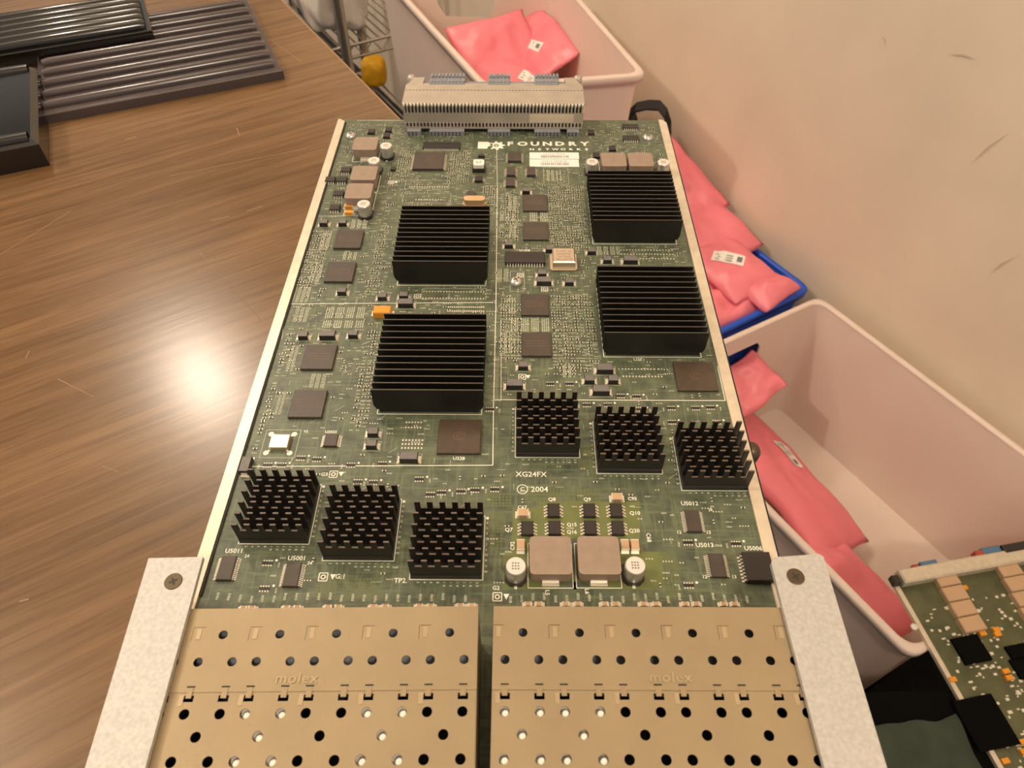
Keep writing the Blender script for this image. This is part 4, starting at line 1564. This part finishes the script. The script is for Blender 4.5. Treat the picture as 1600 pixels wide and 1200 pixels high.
# blue bin
bag(bp(1054, 285, -362), (78, 140, 30), eul(22, -20, 30), 4, 'pink bag rising up the wall at the far end of the blue bin', None, 6)
bag(roomp(556, 560, -478), (205, 285, 178), eul(0, 0, 31.7), 5, 'bulky smooth pink bag filling the middle of the blue bin beside the heatsinks', None, 6)
bag(bp(1090, 352, -388), (100, 150, 32), eul(10, -8, 34), 15, 'smooth pink bag behind the labelled bag in the blue bin', None, 6)
bag(bp(1142, 417, -391), (76, 100, 22), eul(4, -6, 34), 6, 'pink bag with a white label near the blue rim', (-0.05, 0.15, 16, 40, 0.55), 6)
bag(bp(1200, 452, -394), (62, 50, 24), eul(-4, -4, 36), 7, 'small crumpled pink bag at the corner of the blue bin', None, 8)
bag(bp(1122, 482, -414), (112, 62, 30), eul(-4, 2, 30), 8, 'crumpled pink bag at the near end of the blue bin', None, 9)
# nearer white bin
bag(bp(1226, 748, -546), (100, 216, 36), eul(4, 22, 30), 9, 'long pink bag with a white label along the nearer white bin', (0.34, 0.22, 17, 44, -0.12), 6)
bag(bp(1168, 600, -462), (72, 62, 24), eul(12, -14, 34), 10, 'pink bag with a raised flap at the far end of the nearer white bin', None, 8)
bag(bp(1326, 905, -548), (80, 150, 30), eul(0, 18, 31), 11, 'pink bag beside the second card in the nearer white bin', None, 6)

# ================================================================== second card across the nearer bin
ca = math.radians(11.0)
U2, V2 = Vector((math.cos(ca), math.sin(ca), 0)), Vector((math.sin(ca), -math.cos(ca), 0))
Z2 = BIN2Z + 0.2
P0 = at(1395, 905, Z2 + 2.6)
c2 = thing('second_card', tuple(P0 + U2 * 120 + V2 * 100 - Vector((0, 0, 2.6))), 'olive circuit card with a pale bar, lying across the nearer white bin', 'circuit board', rz=ca)


def p2(u, v, z=0.0):
    q = P0 + U2 * u + V2 * v
    return Vector((q.x, q.y, Z2 + z))


def on2(px, py, z=2.4):
    q = at(px, py, Z2 + z) - P0
    return q.dot(U2), q.dot(V2)


put('board', MB().box((0, 0, 0), (236, 215, 2.4)), 'pcb2', parent=c2, loc=p2(118, 107.5), rz=ca)
put('edge_bar', MB().box((0, 0, 0), (232, 13, 9), 1.5), 'rail', parent=c2, loc=p2(120, 2, 2.4), rz=ca, label='pale bar along the far edge')
put('bar_end', MB().box((0, 0, 0), (6, 8, 8), 1.0), 'chip2', parent=c2, loc=p2(-1, 3, 2.0), rz=ca)
put('side_strip', MB().box((0, 0, 0), (4, 205, 4)), 'rail', parent=c2, loc=p2(-0.6, 110, 0), rz=ca)
for px, py, m_, s_ in ((1452, 882, 'bluebit', (16, 7, 9)), (1434, 886, 'redbit', (6, 6, 7)), (1548, 861, 'bluebit', (18, 7, 10)), (1531, 865, 'redbit', (8, 6, 9)), (1585, 857, 'chip2', (26, 8, 12))):
    u, v = on2(px, py, 8)
    put('latch', MB().box((0, 0, 0), s_, 1.5), m_, parent=c2, loc=p2(u, min(v, -5), 1.0), rz=ca)
u0, v0 = on2(1476, 908)
u1, v1 = on2(1515, 978)
for i in range(4):
    t = i / 3
    put('ferrite_block', cached(('ferrite_block', 0), lambda: MB().box((0, 0, 0), (20, 13, 6), 0.8)), 'mlcc', parent=c2, loc=p2(lerp(u0, u1, t), lerp(v0, v1, t), 2.4), rz=ca)
u0, v0 = on2(1573, 893)
u1, v1 = on2(1612, 962)
for i in range(4):
    t = i / 3
    put('ferrite_block', cached(('ferrite_block', 0), lambda: MB().box((0, 0, 0), (20, 13, 6), 0.8)), 'mlcc', parent=c2, loc=p2(lerp(u0, u1, t), lerp(v0, v1, t), 2.4), rz=ca)
for px, py, sx, sy in ((1516, 1016, 24, 22), (1538, 1130, 34, 38), (1598, 1045, 16, 16), (1590, 1020, 18, 12)):
    u, v = on2(px, py)
    put('black_chip', MB().box((0, 0, 0), (sx, sy, 3), 0.3), 'blackbox', parent=c2, loc=p2(u, v, 2.4), rz=ca)
for px, py in ((1487, 1063), (1534, 991), (1557, 992), (1575, 1060), (1570, 1050), (1597, 1160), (1598, 1175), (1569, 1190), (1555, 985), (1505, 920)):
    u, v = on2(px, py)
    put('orange_capacitor', cached(('orange_capacitor', 2), lambda: MB().box((0, 0, 0), (6, 4, 3), 0.4)), 'orange', parent=c2, loc=p2(u, v, 2.4), rz=ca)
u, v = on2(1428, 980)
put('screw_head', MB().lathe((0, 0, 0), [(3.2, 0), (3.0, 1.4), (1.8, 2.0)], 14), 'alu_top', parent=c2, loc=p2(u, v, 2.4))
fz = MB()
random.seed(5)
for _ in range(900):
    u, v = random.uniform(8, 228), random.uniform(30, 208)
    fz.box((u - 118, 107.5 - v, 2.4), (random.uniform(1, 3.5), random.uniform(0.8, 2.5), random.uniform(0.2, 0.8)))
put('small_parts', fz, 'pad', parent=c2, loc=p2(118, 107.5), rz=ca, kind='stuff')

# black block added for the dark void, and green cloth below the desk edge
ktop = BIN2Z - 0.2
cr = thing('void_black', (365, 105, FLOOR_Z), 'added black block for the dark void under the second card, near the lower right corner', 'void block', rz=0.04)
put('void_body', MB().box((0, 0, 0), (212, 196, ktop - FLOOR_Z - 14), 2), 'blackbox', parent=cr, loc=(365, 105, FLOOR_Z), rz=0.04)
put('void_lid', MB().box((0, 0, 0), (222, 206, 14), 4), 'blackbox', parent=cr, loc=(365, 105, ktop - 14), rz=0.04)
cl = MB()
NN = 20
gp = []
for j in range(NN + 1):
    for i in range(NN + 1):
        x, y = (i / NN - 0.5) * 96, (j / NN - 0.5) * 116
        z = 3.5 * noise.noise(Vector((x / 26, y / 26, 4))) + 3.5
        ed = max(abs(i / NN - .5), abs(j / NN - .5)) * 2
        gp.append((x + 4 * noise.noise(Vector((y / 20, 3, 1))), y + 4 * noise.noise(Vector((x / 20, 7, 2))), max(0.6, z * (1 - ed ** 6)) + 2.2))
fs = [(j * (NN + 1) + i, j * (NN + 1) + i + 1, (j + 1) * (NN + 1) + i + 1, (j + 1) * (NN + 1) + i) for j in range(NN) for i in range(NN)]
cl.add(gp, fs, True)
cl.add([(p[0], p[1], p[2] - 2.0) for p in gp], [f[::-1] for f in fs], True)
o = put('folded_cloth', cl, 'green_cloth', loc=(308, 122, ktop), rz=0.12)
tag(o, 'dark green cloth lying on the black void block', 'cloth')

# ================================================================== desk clutter, far left
TA = math.atan2(54.5, 121.6)


def tray(loc, L_, W_, H_, nrib, m, label, rz=TA, name='ribbed_tray', ridge=3.0, group=None):
    root = thing(name, loc, label, 'tray', rz=rz, group=group)
    put('tray_base', MB().box((0, 0, 0), (L_, W_, H_ - ridge), 0.6), m, parent=root, loc=loc, rz=rz)
    pitch = (W_ - 4) / nrib
    for i in range(nrib):
        y = -W_ / 2 + 2 + pitch * (i + 0.5)
        v = Matrix.Rotation(rz, 3, 'Z') @ Vector((0, y, H_ - ridge))
        put('rib', cached(('rib', L_, round(pitch, 2), ridge), lambda: MB().tube([(-L_ / 2 + 4, 0, 0), (-L_ / 2 + 7, 0, ridge * 0.2), (L_ / 2 - 7, 0, ridge * 0.2), (L_ / 2 - 4, 0, 0)], min(pitch * 0.42, ridge * 1.1), 12)), m, parent=root, loc=Vector(loc) + v, rz=rz)
    return root


e1, e2 = Vector((math.cos(TA), math.sin(TA), 0)), Vector((-math.sin(TA), math.cos(TA), 0))
fr = at(440, 102, -9)
fr.z = DESK_Z
tc_ = fr - e1 * 72 + e2 * 62
tray(tuple(tc_), 144, 124, 9, 8, 'smoke', 'smoky grey ribbed plastic tray lying on the desk')
t2 = tc_ - e1 * 58 + e2 * 44
tray((t2.x, t2.y, DESK_Z + 9), 120, 62, 9, 6, 'smoke_dk', 'black glossy ribbed tray stacked on the grey tray', ridge=4)
p = at(66, 196, 0)
t3 = Vector((p.x, p.y, DESK_Z)) - e1 * 64 + e2 * 38
root = thing('black_tray', tuple(t3), 'glossy black plastic tray at the left edge of the desk', 'tray', rz=TA)
put('shell', MB().box((0, 0, 0), (120, 96, 16), 3), 'smoke_dk', parent=root, loc=t3, rz=TA)
for s in (-1, 1):
    v = Matrix.Rotation(TA, 3, 'Z') @ Vector((0, s * 43, 15))
    put('rolled_edge', MB().tube([(-56, 0, 0), (-30, 0, .4), (0, 0, .2), (30, 0, .5), (56, 0, 0)], 3.6, 10), 'smoke_dk', parent=root, loc=t3 + v, rz=TA)

# ================================================================== wire shelf behind the desk
SZ = -450.0
s0, s1 = at(545, 92, SZ), at(600, 78, SZ)
sd = (s1 - s0).normalized()
sb = Vector((-sd.y, sd.x, 0))
ws = thing('wire_shelf', tuple(s0 + sb * 150 + Vector((0, 0, FLOOR_Z - SZ))), 'chrome wire shelf unit beyond the desk', 'shelf')
L0, L1 = -160, 150
for zz, nm in ((0, 'shelf_rail'), (24, 'shelf_rail')):
    put(nm, MB().tube([s0 + sd * L0 + Vector((0, 0, zz)), s0 + sd * L1 + Vector((0, 0, zz))], 3.2, 8), 'chrome', parent=ws)
zg = []
for i in range(17):
    zg.append(s0 + sd * (L0 + (L1 - L0) * i / 16) + Vector((0, 0, 24 if i % 2 else 0)))
put('truss_wire', MB().tube(zg, 2.0, 6), 'chrome', parent=ws)
for i in range(20):
    a = s0 + sd * (L0 + (L1 - L0) * i / 19) + Vector((0, 0, 26))
    put('shelf_wire', MB().tube([a, a + sb * 320], 1.8, 6), 'chrome', parent=ws)
pz = at(520, 55, SZ + 24)
for base in (s0 + sd * (pz - s0).dot(sd), s0 + sd * L1, s0 + sd * (pz - s0).dot(sd) + sb * 320, s0 + sd * L1 + sb * 320):
    put('post', MB().tube([(base.x, base.y, FLOOR_Z), (base.x, base.y, 120)], 11, 12), 'chrome', parent=ws)
for i in range(14):
    a = s0 + sd * (L0 + (L1 - L0) * i / 13) + Vector((0, 0, -190))
    put('shelf_wire', MB().tube([a, a + sb * 320], 2.2, 6), 'chrome', parent=ws)
for k_ in (0, 320):
    put('shelf_rail', MB().tube([s0 + sd * L0 + sb * k_ + Vector((0, 0, -193)), s0 + sd * L1 + sb * k_ + Vector((0, 0, -193))], 3.0, 8), 'chrome', parent=ws)
put('shelf_rail', MB().tube([s0 + sd * L0 + sb * 320 + Vector((0, 0, 24)), s0 + sd * L1 + sb * 320 + Vector((0, 0, 24))], 3.2, 8), 'chrome', parent=ws)


def lump(name, loc, size, m, seed, label, cat, rz=0.0, crump=0.16):
    bm = bmesh.new()
    bmesh.ops.create_icosphere(bm, subdivisions=4, radius=1)
    for v in bm.verts:
        p = v.co.copy()
        k_ = 1 + crump * (noise.noise(p * 1.7 + Vector((seed, 0, 0))) + 0.7 * noise.ridged_multi_fractal(p * 2.2 + Vector((0, seed, 0)), 1, 2, 3, 1, 2) - 0.6)
        q = Vector([math.copysign(abs(c_) ** 0.6, c_) for c_ in p]) * k_
        v.co = Vector((q.x * size[0] / 2, q.y * size[1] / 2, max(q.z, -0.9) * size[2] / 2 + size[2] * 0.45)) * MM
    me = bpy.data.meshes.new(name)
    bm.to_mesh(me)
    bm.free()
    me.polygons.foreach_set('use_smooth', [True] * len(me.polygons))
    o = put(name, me, m, loc=loc, rz=rz)
    tag(o, label, cat)
    return o


q = s0 + sd * 25 + sb * 120
lump('wrapped_parcel', (q.x, q.y, SZ + 28), (120, 170, 120), 'wrap', 2.0, 'parcel in clear plastic wrap on the wire shelf right of its post', 'parcel', rz=0.4)
q = s0 - sd * 118 + sb * 110
lump('wrapped_parcel', (q.x, q.y, SZ + 28), (90, 150, 100), 'wrap', 5.0, 'parcel in clear plastic wrap on the wire shelf beside the desk', 'parcel', rz=0.2)
LZ = -640.0
q = at(584, 112, -610)
lump('yellow_pouch', (q.x, q.y, LZ + 4), (58, 62, 62), 'yellow', 3.0, 'bright yellow pouch below the wire shelf', 'pouch', crump=0.08)

# black case with a loop handle between the far bin and the blue bin
q0, q1, q2, q3 = at(992, 172, -300), at(1030, 168, -300), at(1047, 190, -300), at(1042, 222, -300)
bc = thing('black_case', (at(1020, 210, -420).x, at(1020, 210, -420).y - 6, FLOOR_Z), 'black case with a loop handle beside the wall behind the blue bin', 'case')
path = [at(990, 186, -330), at(985, 178, -312), at(994, 168, -302), at(1012, 164, -300), at(1030, 165, -300), at(1040, 177, -303), at(1044, 196, -318), at(1044, 222, -345), at(1030, 240, -365), at(1000, 230, -365)]
put('handle_loop', MB().band(path, (0.25, 0.7, 0.65), 13, 6), 'strap', parent=bc)
cq = at(1022, 240, -372) - NRM * 48 - DIR * 50 - Vector((0, 20, 0))
put('case_body', MB().box((0, 0, 0), (60, 40, -372 - FLOOR_Z), 6), 'strap', parent=bc, loc=(cq.x, cq.y + 20, FLOOR_Z), rz=0.55)
